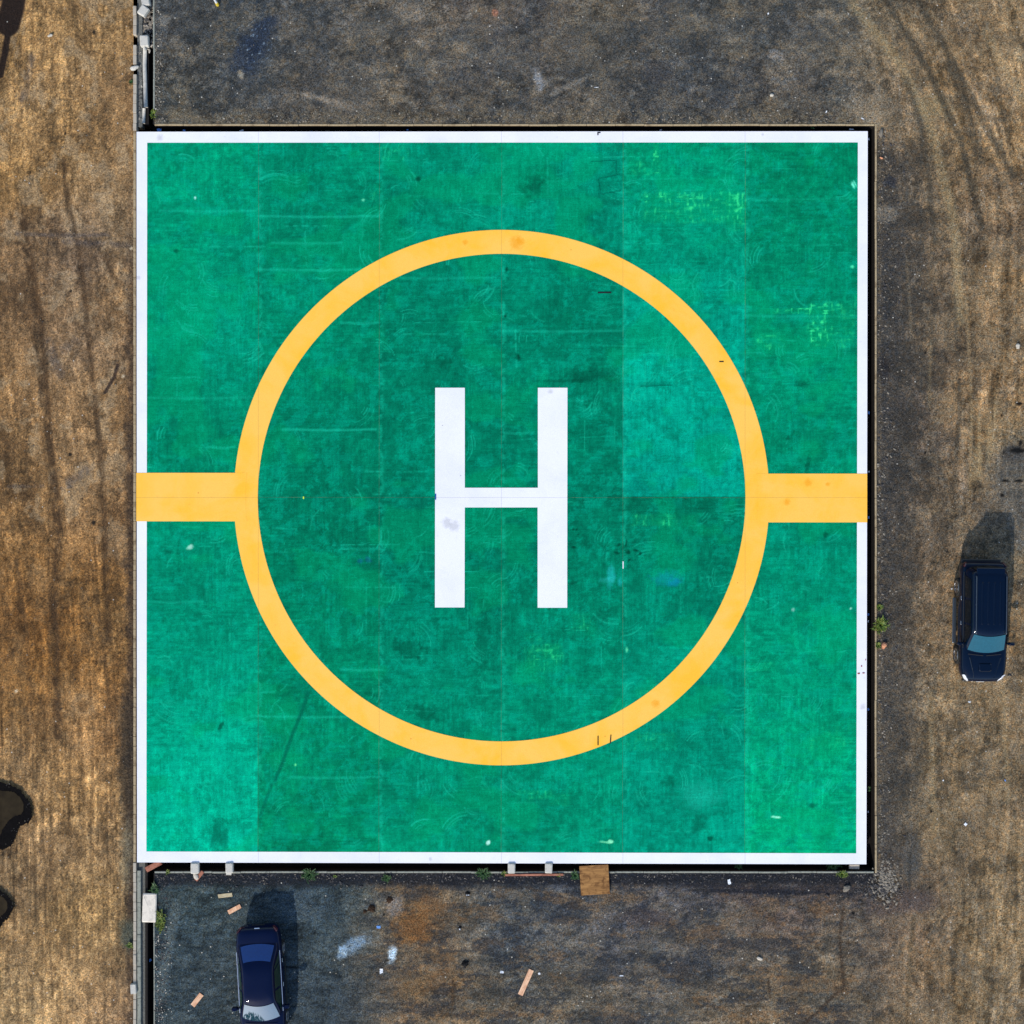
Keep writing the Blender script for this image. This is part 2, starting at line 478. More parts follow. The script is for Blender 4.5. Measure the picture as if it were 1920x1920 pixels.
# ------------------------------------------------------------------ ground colour fields
def road_tone(px, py):
    n1 = fbm(px/90, py/90, 11); n2 = fbm(px/28, py/28, 21, 5, 0.6)
    wx = px + (n1-0.5)*60; wy = py + (n2-0.5)*50
    pts = [(60,60,124,102,70),(170,60,130,108,76),(220,200,118,98,72),(90,220,132,110,78),(200,330,112,92,66),(60,330,124,101,68),
           (150,260,128,104,70),(230,430,112,98,78),(200,350,128,112,88),(60,480,108,90,68),(140,470,104,92,80),(220,560,118,98,72),(40,600,100,82,60),
           (130,620,106,90,72),(150,660,120,104,84),(40,720,116,94,66),(140,760,126,104,76),(220,760,118,96,68),(30,860,104,84,58),(150,860,122,102,76),
           (60,940,100,80,54),(150,960,120,98,70),(220,1000,104,82,56),(60,1060,104,80,50),(170,1080,92,70,42),(50,1180,84,62,36),(140,1180,84,62,36),
           (210,1180,102,82,54),(40,1280,92,70,42),(120,1260,90,66,36),(190,1280,100,76,46),(60,1380,92,72,46),(150,1340,128,104,74),(200,1380,98,76,50),
           (60,1440,116,98,72),(130,1480,106,86,58),(200,1500,114,94,66),(90,1600,106,88,64),(170,1600,116,98,72),(60,1640,98,84,64),(150,1700,108,90,62),
           (60,1780,112,94,68),(200,1780,98,84,62),(40,1860,118,102,76),(130,1860,112,94,68),(210,1880,116,98,76)]
    c = ctrl(wx, wy, pts, 46)
    c *= (1.0 + 0.20*sstep(850, 1050, py))[:, None]*np.array((1.03, 1.0, 0.97))
    # long streaks left by wheels, slightly slanted
    u = px - 0.055*(py-900) + 14*np.sin(py/260.0)
    s1 = fbm(u/5.0, py/170.0, 31, 4, 0.6); s2 = fbm(u/16.0, py/420.0, 37, 3, 0.55); s3 = fbm(u/2.6, py/60.0, 41, 3, 0.6)
    amp = 0.55 + 0.6*sstep(900, 1200, py)
    gate = sstep(0.35, 0.65, fbm(px/60, py/150, 43, 3))
    f = 1 + amp*(0.35+0.9*gate)*((s1-0.5)*0.85 + (s2-0.5)*0.6 + (s3-0.5)*0.22)
    cr1 = fbm(u/13, py/44, 44, 7, 0.8); cr2 = fbm(u/24, py/30, 45, 7, 0.78); cr3 = fbm(u/9, py/22, 46, 6, 0.8)
    f *= 1 + 0.20*(sstep(0.47, 0.53, cr1)-0.5) + 0.18*(sstep(0.48, 0.52, cr2)-0.5) + 0.22*(sstep(0.46, 0.54, cr3)-0.5)
    blot = fbm(px/13, py/17, 51, 5, 0.75)
    reg = fbm(px/70, py/110, 55, 3)
    fine = fbm(px/5, py/6, 58, 3, 0.75)
    f *= 1 - 0.42*sstep(0.54, 0.64, 0.6*blot+0.4*fine)*sstep(0.44, 0.60, reg)
    f *= 1 + (n2-0.5)*0.45 + (fine-0.5)*0.45
    f = 1 + (f-1)*0.85
    c = c*f[:, None]*np.array((1.05, 1.02, 0.97))
    bigr = fbm(px/42, py/80, 59, 7, 0.76)
    c = mixc(c, (84, 64, 44), 0.28*sstep(0.52, 0.55, bigr))
    c = mixc(c, (138, 108, 74), 0.25*(1-sstep(0.44, 0.47, bigr)))
    pal = fbm(px/33, py/40, 57, 4, 0.6)
    c = mixc(c, (152, 130, 100), 0.50*sstep(0.55, 0.66, pal)*(1-0.75*sstep(950, 1100, py)))
    brk = fbm(px/10, py/22, 61, 4, 0.75)
    brk = np.clip(0.25 + 0.62*brk, 0, 1)
    dk = (66, 50, 34)
    for pts_, w, al in (
        ([(44,415),(52,470),(68,560),(80,640),(84,740),(94,850),(104,930),(108,1040),(100,1130),(104,1250),(108,1380)], 8, 0.80),
        ([(38,420),(46,480),(60,580),(72,680),(76,800),(88,900),(92,1000),(90,1120),(92,1250)], 2.5, 0.35),
        ([(118,300),(128,390),(148,470),(158,560),(166,640),(176,740),(188,850),(194,950),(198,1060),(204,1200)], 5.5, 0.62),
        ([(140,385),(165,418)], 3, 0.5), ([(196,470),(203,500),(210,520)], 4, 0.55),
        ([(8,1240),(50,1195)], 4, 0.5), ([(180,1120),(196,1230),(205,1330)], 3, 0.35), ([(30,1050),(48,1180),(60,1320)], 5, 0.35)):
        c = stroke(c, px, py, pts_, w, dk, al, 0.6, brk)
    c = stroke(c, px, py, [(220,684),(214,706),(196,736)], 3.2, (58, 46, 38), 0.85, 0.35)
    for pts_, w, al in (([(30,438),(90,440),(150,441),(205,439)], 3.5, 0.55), ([(120,452),(170,456),(250,460)], 5, 0.5),
                        ([(15,912),(80,911)], 3, 0.55), ([(115,915),(135,912)], 3, 0.5), ([(125,905),(160,882)], 8, 0.5), ([(60,105),(42,185)], 7, 0.6),
                        ([(88,640),(112,700)], 9, 0.5), ([(120,655),(140,640)], 8, 0.4)):
        c = stroke(c, px, py, pts_, w, (78, 70, 66), al, 0.7, brk)
    mc = np.array((116.0, 96.0, 70.0)); c = np.clip(mc + (c-mc)*1.12, 8, 255)
    # wet patch in the corner
    wet = (30, 21, 17)
    c = stroke(c, px, py, [(30,-30),(24,10),(14,45)], 22, wet, 0.97, 0.12)
    c = stroke(c, px, py, [(14,60),(8,100),(0,140)], 6, wet, 0.95, 0.25)
    c = stroke(c, px, py, [(53,-5),(44,40),(30,85),(16,125),(8,145)], 1.6, (150, 112, 62), 0.5, 0.6)
    # dark damp edge against the kerb
    e = sstep(226, 250, px + (blot-0.5)*38)
    yb = np.clip(sstep(300, 520, py)*0.55 + sstep(620, 700, py)*0.25 + sstep(1250, 1330, py)*0.35 - sstep(1700, 1800, py)*0.45, 0, 0.92)
    c = mixc(c, (56, 46, 38), e*yb)
    c = blob(c, px, py, 236, 1420, 14, 120, 0, (46, 42, 36), 0.65, 0.6, blot)
    c = blob(c, px, py, 238, 1600, 12, 60, 0, (120, 116, 96), 0.5, 0.6, blot)
    c = blob(c, px, py, 240, 1755, 16, 28, 0, (66, 72, 64), 0.8, 0.6, blot)
    rr = np.hypot(px-155, py-1322)
    c = mixc(c, (140, 116, 86), 0.45*np.exp(-((rr-17)/7)**2)*(0.4+brk))
    c = mixc(c, (66, 50, 34), 0.5*np.exp(-(rr/8)**2))
    spots = [(176,60,3,4),(132,546,3,2.5),(88,682,2,2),(131,852,3.5,3.5),(175,980,4,4.5),(122,250,2,3),(188,350,2,1.5),(197,351,2,1.5),(211,883,3,1.5)]
    for (x, y, rx, ry) in spots: c = blob(c, px, py, x, y, rx, ry, 0, (30, 25, 20), 0.95, 0.3)
    for (x, y, r) in ((94,66,3),(30,1296,3),(230,705,3),(246,466,3)): c = blob(c, px, py, x, y, r, r, 0, (190, 176, 150), 0.8, 0.5)
    z = (n1-0.5)*0.10 + (s1-0.5)*0.035*amp + (n2-0.5)*0.03
    d = np.minimum(seg_dist(px, py, [(44,415),(68,560),(84,740),(104,930),(100,1130),(104,1250)]),
                   seg_dist(px, py, [(118,300),(148,470),(166,640),(188,850),(198,1060)]))
    z -= 0.03*np.exp(-(d/6)**2)
    for (x, y, rx, ry) in ((8,1530,70,82),(-8,1708,46,60)):
        q = np.hypot((px-x)/rx, (py-y)/ry)
        z = np.minimum(z, -0.03 + 0.25*np.maximum(0, q-0.85))
    return c, z

def yard_tone(px, py):
    n1 = fbm(px/120, py/120, 111, 5, 0.55); n2 = fbm(px/30, py/30, 121, 6, 0.62); n3 = fbm(px/11, py/11, 131, 5, 0.8)
    wx = px + (n1-0.5)*110 + (n2-0.5)*50; wy = py + (fbm(px/100, py/100, 127, 5)-0.5)*110 + (n3-0.5)*14
    T = [(330,60,82,80,76),(420,120,72,70,66),(480,80,60,64,68),(350,190,74,72,66),(600,60,84,80,74),(560,170,82,76,68),(640,190,98,90,80),(700,90,82,78,72),
         (780,30,110,100,86),(800,150,80,76,72),(760,200,92,84,72),(900,60,84,77,70),(900,170,78,74,68),(1000,120,84,79,73),(1010,40,82,76,72),(1100,170,90,84,76),(1130,80,92,85,73),
         (1200,170,78,75,71),(1230,50,84,78,72),(1300,60,80,78,73),(1330,140,76,74,72),(1380,40,86,82,74),(1450,90,84,80,75),(1450,190,82,76,68),(1500,150,80,76,72),(1560,60,98,92,82),
         (1600,180,96,90,80),(1640,30,116,104,84),(1700,60,104,96,80),(1750,150,100,90,74),(1690,190,124,112,92),(1720,90,118,106,84),(1800,60,98,90,78),(1880,40,124,114,96),(1900,120,114,104,86),
         (1850,200,96,88,76),(1900,240,128,114,90),(1700,300,106,96,80),(1800,280,104,94,76),(1720,380,112,104,90),(1780,340,92,84,72),(1840,360,92,84,76),(1900,420,106,96,82),
         (1680,500,84,82,78),(1760,470,90,84,76),(1820,560,96,88,76),(1890,520,116,104,84),(1700,620,80,78,74),(1760,660,80,76,72),(1840,640,98,88,74),(1890,700,108,98,80),
         (1690,780,76,74,72),(1750,820,82,78,76),(1830,820,122,108,84),(1850,740,108,96,80),(1900,900,86,88,86),(1700,900,84,80,74),(1760,960,94,88,80),(1830,960,96,90,82),(1900,1000,84,84,80),
         (1680,1020,86,80,72),(1740,1080,104,96,84),(1900,1160,112,102,86),(1700,1180,88,84,76),(1760,1200,112,102,86),(1700,1300,92,90,84),(1800,1330,112,104,88),(1900,1330,112,104,90),
         (1680,1400,84,80,72),(1740,1420,98,90,74),(1810,1400,96,90,80),(1880,1460,104,96,80),(1700,1520,86,82,74),(1760,1560,106,98,82),(1840,1540,104,96,84),(1900,1620,104,96,80),
         (1700,1660,78,72,68),(1780,1680,100,92,80),(1860,1720,114,106,90),(1740,1780,104,92,78),(1820,1820,112,104,88),(1900,1860,104,98,86),(1700,1860,112,100,82),
         (1300,1700,84,78,74),(1400,1680,82,72,68),(1500,1700,92,80,72),(1600,1700,98,86,76),(1340,1800,84,78,72),(1450,1760,86,76,70),(1550,1780,102,88,72),(1640,1760,92,84,76),(1620,1860,92,84,72),
         (1360,1880,112,98,80),(1450,1840,104,90,72),(1540,1880,106,92,74),(1280,1860,86,82,76),
         (960,1700,72,76,80),(1060,1720,74,74,76),(1160,1740,72,72,76),(1240,1690,78,76,78),(960,1790,80,82,82),(1060,1800,86,84,80),(1140,1850,98,90,80),(1220,1820,76,74,74),(1000,1880,104,94,80),(900,1880,104,92,76),
         (880,1760,100,92,80),(850,1690,100,92,80),(740,1690,104,92,74),(790,1720,122,88,54),(770,1790,124,90,58),(780,1850,118,92,64),(840,1820,120,100,74),(700,1700,100,100,92),(660,1720,84,92,92),
         (690,1790,96,96,92),(720,1870,106,94,80),(650,1860,78,84,88),(640,1680,84,90,90),(560,1700,78,84,86),(600,1780,82,86,86),(600,1880,84,86,86),(480,1680,80,84,84),(380,1700,86,94,92),(330,1700,92,98,94),
         (400,1780,86,90,90),(330,1800,76,84,86),(350,1880,84,90,90),(420,1860,84,88,88),(560,1840,80,86,90)]
    c = ctrl(wx, wy, T, 48)
    # wheel-swept streaks, curving away at the top right
    k = np.maximum(0, 520-py)
    u = px + 0.00045*k**2 + (fbm(px/200, py/200, 139, 3)-0.5)*30 + 0.04*(py-900)
    s1 = fbm(u/7.0, py/120.0, 141, 4, 0.6); s2 = fbm(u/20.0, py/300.0, 147, 3, 0.55)
    right = sstep(1560, 1700, px)
    f = 1 + right*((s1-0.5)*1.0 + (s2-0.5)*0.85)
    low = sstep(1600, 1660, py)*(1-sstep(1560, 1700, px))
    gate = sstep(0.38, 0.62, fbm(px/70, py/110, 149, 3))
    f = 1 + right*(0.25+0.75*sstep(1700, 1790, px))*(0.25+0.9*gate)*((s1-0.5)*0.75 + (s2-0.5)*0.7)
    topw = (1-right)*(1-low)
    def dirf(seed, k, octv=7, gain=0.79):
        a = np.zeros_like(px)
        for (w, x_, y_) in ((right, (u+9*np.sin(py/37.0+px/60.0))/(20*k), py/(34*k)), (low, px/(44*k), py/(17*k)), (topw, (px+0.35*py)/(27*k), (py-0.2*px)/(20*k))):
            m = w > 0.01
            a[m] += w[m]*fbm(x_[m], y_[m], seed, octv, gain)
        return a/np.maximum(right+low+topw, 1e-3)
    d1 = dirf(401, 1.0); d2 = dirf(409, 2.0); d3 = dirf(417, 0.55); d4 = dirf(425, 1.5)
    f *= 1 + 0.14*(sstep(0.475, 0.525, d1)-0.5) + 0.12*(sstep(0.48, 0.52, d2)-0.5) + 0.18*(sstep(0.46, 0.54, d3)-0.5)
    f *= 1 + (n2-0.5)*0.40 + (n3-0.5)*0.45
    blot = fbm(px/16, py/16, 161, 6, 0.8)
    f *= 1 - 0.18*sstep(0.57, 0.64, blot)
    c = c*0.90*f[:, None]
    warm = right*sstep(1670, 1800, px)
    c = c*(1 + warm[:, None]*np.array((0.09, 0.05, -0.03)))
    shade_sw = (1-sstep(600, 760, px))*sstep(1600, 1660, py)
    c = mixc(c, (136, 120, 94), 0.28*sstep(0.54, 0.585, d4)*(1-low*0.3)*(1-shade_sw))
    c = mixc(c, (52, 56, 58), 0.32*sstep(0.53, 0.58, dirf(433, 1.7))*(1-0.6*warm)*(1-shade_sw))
    c = mixc(c, (128, 126, 118), 0.26*sstep(0.55, 0.61, dirf(441, 0.8)))
    c = mixc(c, (112, 84, 56), 0.40*low*sstep(0.54, 0.60, dirf(449, 1.6))*sstep(620, 720, px))
    c = c*(1 - shade_sw[:, None]*np.array((0.25, 0.20, 0.17)))  # lower-left shade painted into the asphalt colour, darker and cooler
    c = c*(1 + right[:, None]*np.array((0.03, -0.01, -0.03)))
    big = fbm((px+0.4*py)/70, (py-0.3*px)/58, 461, 7, 0.74); big2 = fbm(px/55, py/48, 471, 7, 0.76)
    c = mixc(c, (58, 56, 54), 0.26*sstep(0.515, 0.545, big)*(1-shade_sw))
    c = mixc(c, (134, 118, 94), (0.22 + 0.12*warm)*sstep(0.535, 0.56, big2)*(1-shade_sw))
    sw = (1-right)*(1-low)
    c = mixc(c, (62, 64, 66), 0.25*sw*sstep(0.49, 0.53, fbm(px/110, py/60, 481, 6, 0.7)))
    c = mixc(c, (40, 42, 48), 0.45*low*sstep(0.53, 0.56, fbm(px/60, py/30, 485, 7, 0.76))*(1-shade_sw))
    c = mixc(c, (44, 42, 40), 0.50*sstep(0.50, 0.53, fbm(px/26, py/34, 491, 6, 0.78))*(px > 1640)*(1-sstep(1700, 1790, px))*sstep(232, 300, py)*(1-sstep(900, 1300, py)))
    band = (1-sstep(1690, 1740, px + (d2-0.5)*150))*(px > 1640)*sstep(240, 330, py)*(1-sstep(1600, 1660, py))
    c = mixc(c, (62, 60, 58), 0.45*band)
    # broken tar along the drain edges
    edge = (1-sstep(1650, 1720, px + (blot-0.5)*60))*(px > 1640)*sstep(232, 290, py)*(1-sstep(1620, 1690, py))
    c = mixc(c, (46, 47, 50), 0.62*edge*sstep(0.44, 0.60, n3)*(1-sstep(1050,1200,py)*0.4))
    c = mixc(c, (120, 104, 80), 0.5*np.exp(-((px-1649)/4.5)**2)*(py > 232)*(py < 1660)*sstep(0.4, 0.6, n3))
    et = sstep(196, 222, py + (blot-0.5)*26)*(py < 233)*(1-sstep(1600, 1650, px))
    c = mixc(c, (104, 94, 76), 0.6*et*sstep(0.38, 0.56, n3)); c = mixc(c, (40, 36, 32), 0.5*et*sstep(0.56, 0.66, n2))
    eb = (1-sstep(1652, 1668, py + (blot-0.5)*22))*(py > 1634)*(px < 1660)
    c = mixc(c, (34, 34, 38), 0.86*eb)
    # blue-black gravel patches at the top
    for (x, y, rx, ry, a_) in ((480,75,32,22,-30),(462,110,26,36,10),(500,45,26,12,-25)):
        c = blob(c, px, py, x, y, rx, ry, a_, (44, 50, 62), 0.75, 0.6, blot)
    sp = vnoise(px/1.7, py/1.7, 191)
    near = np.exp(-(((px-478)/36)**2 + ((py-85)/46)**2))
    c = mixc(c, (150, 170, 185), 0.8*near*sstep(0.82, 0.92, sp))
    # stains and patches, with the trench shadow painted among them
    for (x, y, rx, ry, a_, rgb, al) in (
        (600,184,38,5,14,(128,118,104),0.7),(640,196,30,8,10,(120,110,96),0.55),(452,140,6,9,-25,(140,132,116),0.85),(305,40,14,12,0,(120,116,108),0.6),
        (1010,150,8,20,-10,(135,138,142),0.6),(1070,160,40,5,-25,(120,114,104),0.6),(928,25,6,7,0,(140,98,78),0.8),(770,20,40,16,10,(122,112,98),0.5),
        (1235,140,26,22,0,(66,64,63),0.8),(1452,105,16,10,20,(128,122,114),0.7),(1625,205,40,28,0,(128,116,98),0.6),(1750,200,34,22,0,(120,108,84),0.6),
        (1912,105,20,14,30,(150,134,108),0.7),(1660,400,26,16,0,(118,112,102),0.6),(1672,340,10,10,0,(46,48,56),0.7),(1655,690,12,24,0,(40,38,40),0.6),
        (1900,850,18,16,-30,(34,34,38),0.6),(1830,875,10,40,10,(140,122,92),0.5),(1860,800,7,60,6,(140,124,96),0.5),
        (1710,1610,16,44,0,(72,72,72),0.7),(1690,1690,70,22,0,(74,66,66),0.6),(1450,1672,150,5,1,(30,30,36),0.75),(1660,1665,26,30,0,(70,62,50),0.7),  # the long thin dark blob is a painted trench shadow
        (740,1700,18,16,-40,(150,138,126),0.5),(735,1790,8,16,5,(176,198,214),0.85),(665,1770,30,12,-30,(120,140,158),0.7),(642,1785,8,12,20,(150,172,190),0.6),
        (775,1740,34,30,0,(120,82,44),0.6),(800,1700,26,20,0,(116,84,52),0.5),(775,1850,30,30,0,(112,90,62),0.4),
        (560,1700,50,30,0,(74,84,90),0.4),(1560,1745,30,10,0,(110,96,78),0.5),(1210,1720,40,16,0,(64,56,56),0.5)):
        c = blob(c, px, py, x, y, rx, ry, a_, rgb, al, 0.45, blot)
    brk = 0.35 + 0.65*fbm(px/9, py/9, 195, 3, 0.6)
    for pts_, w, rgb, al in (
        ([(1582,1700),(1574,1760),(1582,1850),(1560,1870),(1530,1900),(1500,1925)], 3, (58,46,36), 0.6), ([(1440,1835),(1444,1870)], 2, (50,40,32), 0.7),
        ([(1706,1600),(1705,1660)], 3, (58,56,54), 0.7), ([(1713,1720),(1706,1800),(1700,1900)], 4, (78,68,54), 0.5), ([(850,1840),(848,1890)], 3, (70,54,38), 0.5),
        ([(1860,690),(1861,800)], 1.5, (70,60,48), 0.6), ([(1835,780),(1838,900)], 2.5, (146,128,98), 0.5), ([(1745,640),(1742,760)], 3, (126,112,88), 0.4), ([(1880,1290),(1890,1500)], 5, (128,114,90), 0.45),
        ([(1745,1300),(1748,1420),(1752,1560)], 5, (124,110,86), 0.5), ([(1700,480),(1710,640)], 3, (110,100,84), 0.4), ([(1600,10),(1690,120),(1745,240),(1790,420),(1800,600)], 9, (132,118,92), 0.6),
        ([(1660,0),(1740,130),(1800,260),(1840,420)], 6, (52,50,46), 0.6), ([(1720,0),(1790,120),(1850,240),(1900,330)], 6, (54,52,48), 0.55), ([(1500,20),(1600,100),(1660,180)], 6, (112,102,86), 0.45),
        ([(1780,120),(1812,200),(1838,300)], 9, (58,54,48), 0.6), ([(1700,150),(1726,230),(1742,330),(1752,450)], 5, (58,56,52), 0.5), ([(1850,60),(1890,140),(1925,200)], 9, (134,118,92), 0.5), ([(1790,560),(1800,760),(1790,900)], 4, (64,60,54), 0.4), ([(1812,560),(1822,760),(1818,930)], 3, (136,120,94), 0.5),
        ([(300,1860),(330,1700)], 10, (104,108,104), 0.35), ([(1280,1300+360),(1640,1668)], 3, (40,38,42), 0.6)):  # last stroke paints the dark line of the trench shadow
        c = stroke(c, px, py, pts_, w, rgb, al, 0.7, brk)
    c = stroke(c, px, py, [(1925,1010),(1896,930),(1892,868),(1930,880)], 26, (80, 80, 80), 0.5, 0.5, brk)  # soil colour darkened to prolong the SUV's cast shadow
    for (x, y, rx, ry) in ((1735,661,2.5,2.5),(1735,849,2.5,2.5),(1746,847,2,2),(1878,779,2.5,2.5),(1881,848,2,2),(1913,830,3.5,5),(1908,845,12,4),(1885,902,8,2),(1910,902,9,2.5),(1912,757,7,3),(1880,928,4,3),(1746,1521,3.5,3.5),(1743,1664,3,2.5),(547,1813,12,2),(720,1715,2,3),(1600,1712,3,3)):
        c = blob(c, px, py, x, y, rx, ry, 0, (20, 19, 20), 0.9, 0.35, blot)
    mc = np.array((86.0, 82.0, 76.0)); c = np.clip(mc + (c-mc)*np.array((1.22, 1.18, 1.16)) + right[:, None]*np.array((4.0, 1.5, -2.0)), 8, 255)
    z = (n1-0.5)*0.06 + (n2-0.5)*0.035 + right*(s1-0.5)*0.035
    z += (edge*1.0 + et*0.7 + eb*0.9)*(n3-0.5)*0.10
    z -= 0.05*np.exp(-((px-1649)/10)**2)*(py > 232)*(py < 1637)*0
    return c, z

def build_ground():
    # px coordinates of the dense band; a few coarse lines carry the sheet to the horizon
    step = 2.2
    far_l = [-14000, -5000, -2000, -900, -400, -180]; far_h = [2100, 2300, 2700, 3500, 6000, 15000]
    xs_r = [p for p in far_l] + lines(-60, 250, step)
    ys = far_l + lines(-60, 232, step) + lines(232, 1637, step)[1:] + lines(1637, 1980, step)[1:] + far_h
    X, Y, Q = grid_patch(np.array(xs_r), np.array(ys))
    c, z = road_tone(X, Y)
    fade = sstep(252, 236, X); z = z*(0.4+0.6*fade) - 0.03
    me = np_mesh("dirt_road", (X-960)/S, (960-Y)/S, z, Q[:, ::-1], to_lin(c), M['road'])
    tag(link("dirt_road", me), kind='structure')
    out = []; base = 0
    xs_a = lines(290, 1644, step); xs_b = lines(1644, 1980, step) + far_h
    xs_all = xs_a + xs_b[1:]
    ys_t = far_l + lines(-60, 232, step); ys_m = lines(232, 1637, step); ys_b = lines(1637, 1980, step) + far_h
    Xs, Ys, Qs = [], [], []
    for (xx, yy) in ((xs_all, ys_t), (xs_b, ys_m), (xs_all, ys_b)):
        a, b_, q = grid_patch(np.array(xx), np.array(yy))
        Xs.append(a); Ys.append(b_); Qs.append(q+base); base += len(a)
    X = np.concatenate(Xs); Y = np.concatenate(Ys); Q = np.concatenate(Qs)
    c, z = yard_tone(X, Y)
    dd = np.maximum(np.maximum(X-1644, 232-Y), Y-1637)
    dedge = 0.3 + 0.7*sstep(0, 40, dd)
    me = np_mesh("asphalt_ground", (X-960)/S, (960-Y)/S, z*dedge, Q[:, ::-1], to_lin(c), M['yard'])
    tag(link("asphalt_ground", me), kind='structure')
build_ground()

# ------------------------------------------------------------------ the helipad
ZP = 0.15
def pad_tone(px, py):
    cols = [275, 484, 711, 940, 1168, 1397, 1608]
    # colours down each column of panels: upper row (3 heights), lower row (3 heights)
    up = [[(6,140,100),(5,136,102),(2,122,88)], [(4,130,96),(4,128,94),(2,114,84)], [(2,132,100),(2,120,90),(2,118,88)],
          [(2,136,106),(2,120,90),(2,114,86)], [(6,140,98),(4,152,122),(4,158,132)], [(2,130,90),(2,132,96),(4,130,94)]]
    dn = [[(2,126,94),(4,150,114),(6,172,134)], [(2,114,84),(2,124,88),(4,130,90)], [(2,118,90),(2,124,94),(3,138,100)],
          [(2,120,90),(2,126,94),(3,138,102)], [(2,116,86),(2,132,102),(4,142,112)], [(4,128,98),(6,146,106),(8,164,112)]]
    c = np.zeros((len(px), 3))
    n0 = fbm(px/60, py/60, 209, 4)
    for i in range(6):
        m = (px >= (cols[i] if i else -1e9)) & (px < (cols[i+1] if i < 5 else 1e9))
        for (rows, y0, y1, mm) in ((up[i], 267, 932, py < 932), (dn[i], 932, 1597, py >= 932)):
            q = m & mm
            t = np.clip((py[q]-y0)/(y1-y0) + (n0[q]-0.5)*0.25, 0, 1)*2
            a = np.array(rows[0], float); b = np.array(rows[1], float); d = np.array(rows[2], float)
            t1 = np.clip(t, 0, 1)[:, None]; t2 = np.clip(t-1, 0, 1)[:, None]
            c[q] = (a*(1-t1)+b*t1)*(1-t2) + d*t2
    n1 = fbm(px/45, py/45, 211, 6, 0.7); n2 = fbm(px/9, py/9, 217, 4, 0.7)
    f = 1 + (n1-0.5)*0.22 + (n2-0.5)*0.42
    rect = vnoise(np.floor(px/57.0)+0.5, np.floor((py+30*np.floor(px/57.0))/97.0)+0.5, 243)
    rect2 = vnoise(np.floor((px+40*np.floor(py/45.0))/114.0)+0.5, np.floor(py/45.0)+0.5, 247)
    f *= 1 + (rect-0.5)*0.20 + (rect2-0.5)*0.13
    c = c*f[:, None]*np.array((0.0, 0.965, 0.955))
    teal = fbm(px/26, py/22, 223, 6, 0.8)
    c = mixc(c, (0, 156, 124), 0.42*sstep(0.50, 0.60, teal))
    dark = fbm(px/24, py/20, 229, 6, 0.8)
    c = mixc(c, (0, 100, 72), 0.30*sstep(0.53, 0.60, dark))
    bs = fbm(px/40, py/3.2, 233, 4, 0.6); bv = fbm(px/3.2, py/40, 235, 4, 0.6); pick = sstep(0.45, 0.55, fbm(px/80, py/80, 237, 3))
    c = c*(1 + 0.26*((bs-0.5)*pick + (bv-0.5)*(1-pick)))[:, None]
    grn = fbm(px/90, py/70, 231, 4)
    c = mixc(c, (0, 150, 92), 0.35*sstep(0.55, 0.68, grn))
    # trowel scuffs: families of short arcs
    rnd = random.Random(3)
    pale = (20, 178, 140)
    for k in range(300):
        cx = rnd.uniform(280, 1600); cy = rnd.uniform(275, 1590); r = rnd.uniform(14, 42); a0 = rnd.uniform(0, 6.28); n_ = rnd.randint(1, 4)
        for j in range(n_):
            rr = r + j*rnd.uniform(4, 7)
            pts = [(cx+rr*math.cos(a0+t*0.22), cy+rr*math.sin(a0+t*0.22)) for t in range(rnd.randint(3, 6))]
            c = stroke(c, px, py, pts, rnd.uniform(0.6, 1.3), pale, rnd.uniform(0.2, 0.6), 0.6)
    brk = fbm(px/8, py/8, 241, 3, 0.6)
    for k in range(150):
        x = rnd.uniform(280, 1560); y = rnd.uniform(275, 1590); l = rnd.uniform(20, 130)
        if rnd.random() < 0.3: pts = [(x, y), (x+rnd.uniform(-3, 3), min(1595, y+l*0.8))]
        else: pts = [(x, y), (x+l, y+rnd.uniform(-4, 4))]
        c = stroke(c, px, py, pts, rnd.uniform(0.6, 1.6), pale, rnd.uniform(0.25, 0.6), 0.7, brk)
    for (x0, x1, y, al) in ((484,711,405,0.5),(300,480,395,0.4),(484,711,505,0.45),(530,705,805,0.6),(484,711,1343,0.45),(510,640,455,0.4),(640,711,605,0.45),(640,711,1028,0.3),(640,711,1255,0.5),
                            (275,470,745,0.3),(390,440,838,0.5),(275,380,1128,0.35),(940,1168,620,0.4),(940,1000,811,0.35),(1397,1600,592,0.35),(1060,1100,750,0.2),(1397,1600,372,0.2),(711,930,520,0.3),(540,711,1457,0.4)):
        c = stroke(c, px, py, [(x0, y), ((x0+x1)/2, y+2), (x1, y)], 2.2, (24, 190, 152), al*0.8, 0.9, 0.5 + 0.25*brk)
    # rough yellow-green scratches
    hatch = np.maximum(vnoise(px/3.0, py/11, 251), 0.95*vnoise(px/12, py/3.0, 257))
    for (x, y, rx, ry, al) in ((1300,390,110,34,0.75),(1380,400,22,40,0.7),(1230,285,6,22,0.9),(1210,315,36,16,0.45),(1560,610,50,50,0.75),(1490,583,70,6,0.8),(1440,640,40,18,0.5),
                               (1020,1235,40,30,0.55),(1035,1220,16,16,0.6),(1000,1490,40,10,0.55),(1050,1500,22,14,0.5),(1225,975,50,14,0.5),(1230,1300,40,14,0.4),(1215,1390,60,20,0.4),
                               (740,285,30,18,0.35),(1090,1165,20,20,0.35),(1420,1250,40,10,0.4),(1550,1380,40,30,0.4),(1600,1370,14,30,0.5),(1000,1195,18,10,0.4),(700,360,8,20,0.2),(1440,650,20,8,0.5)):
        m = (abs(px-x) < rx) & (abs(py-y) < ry)
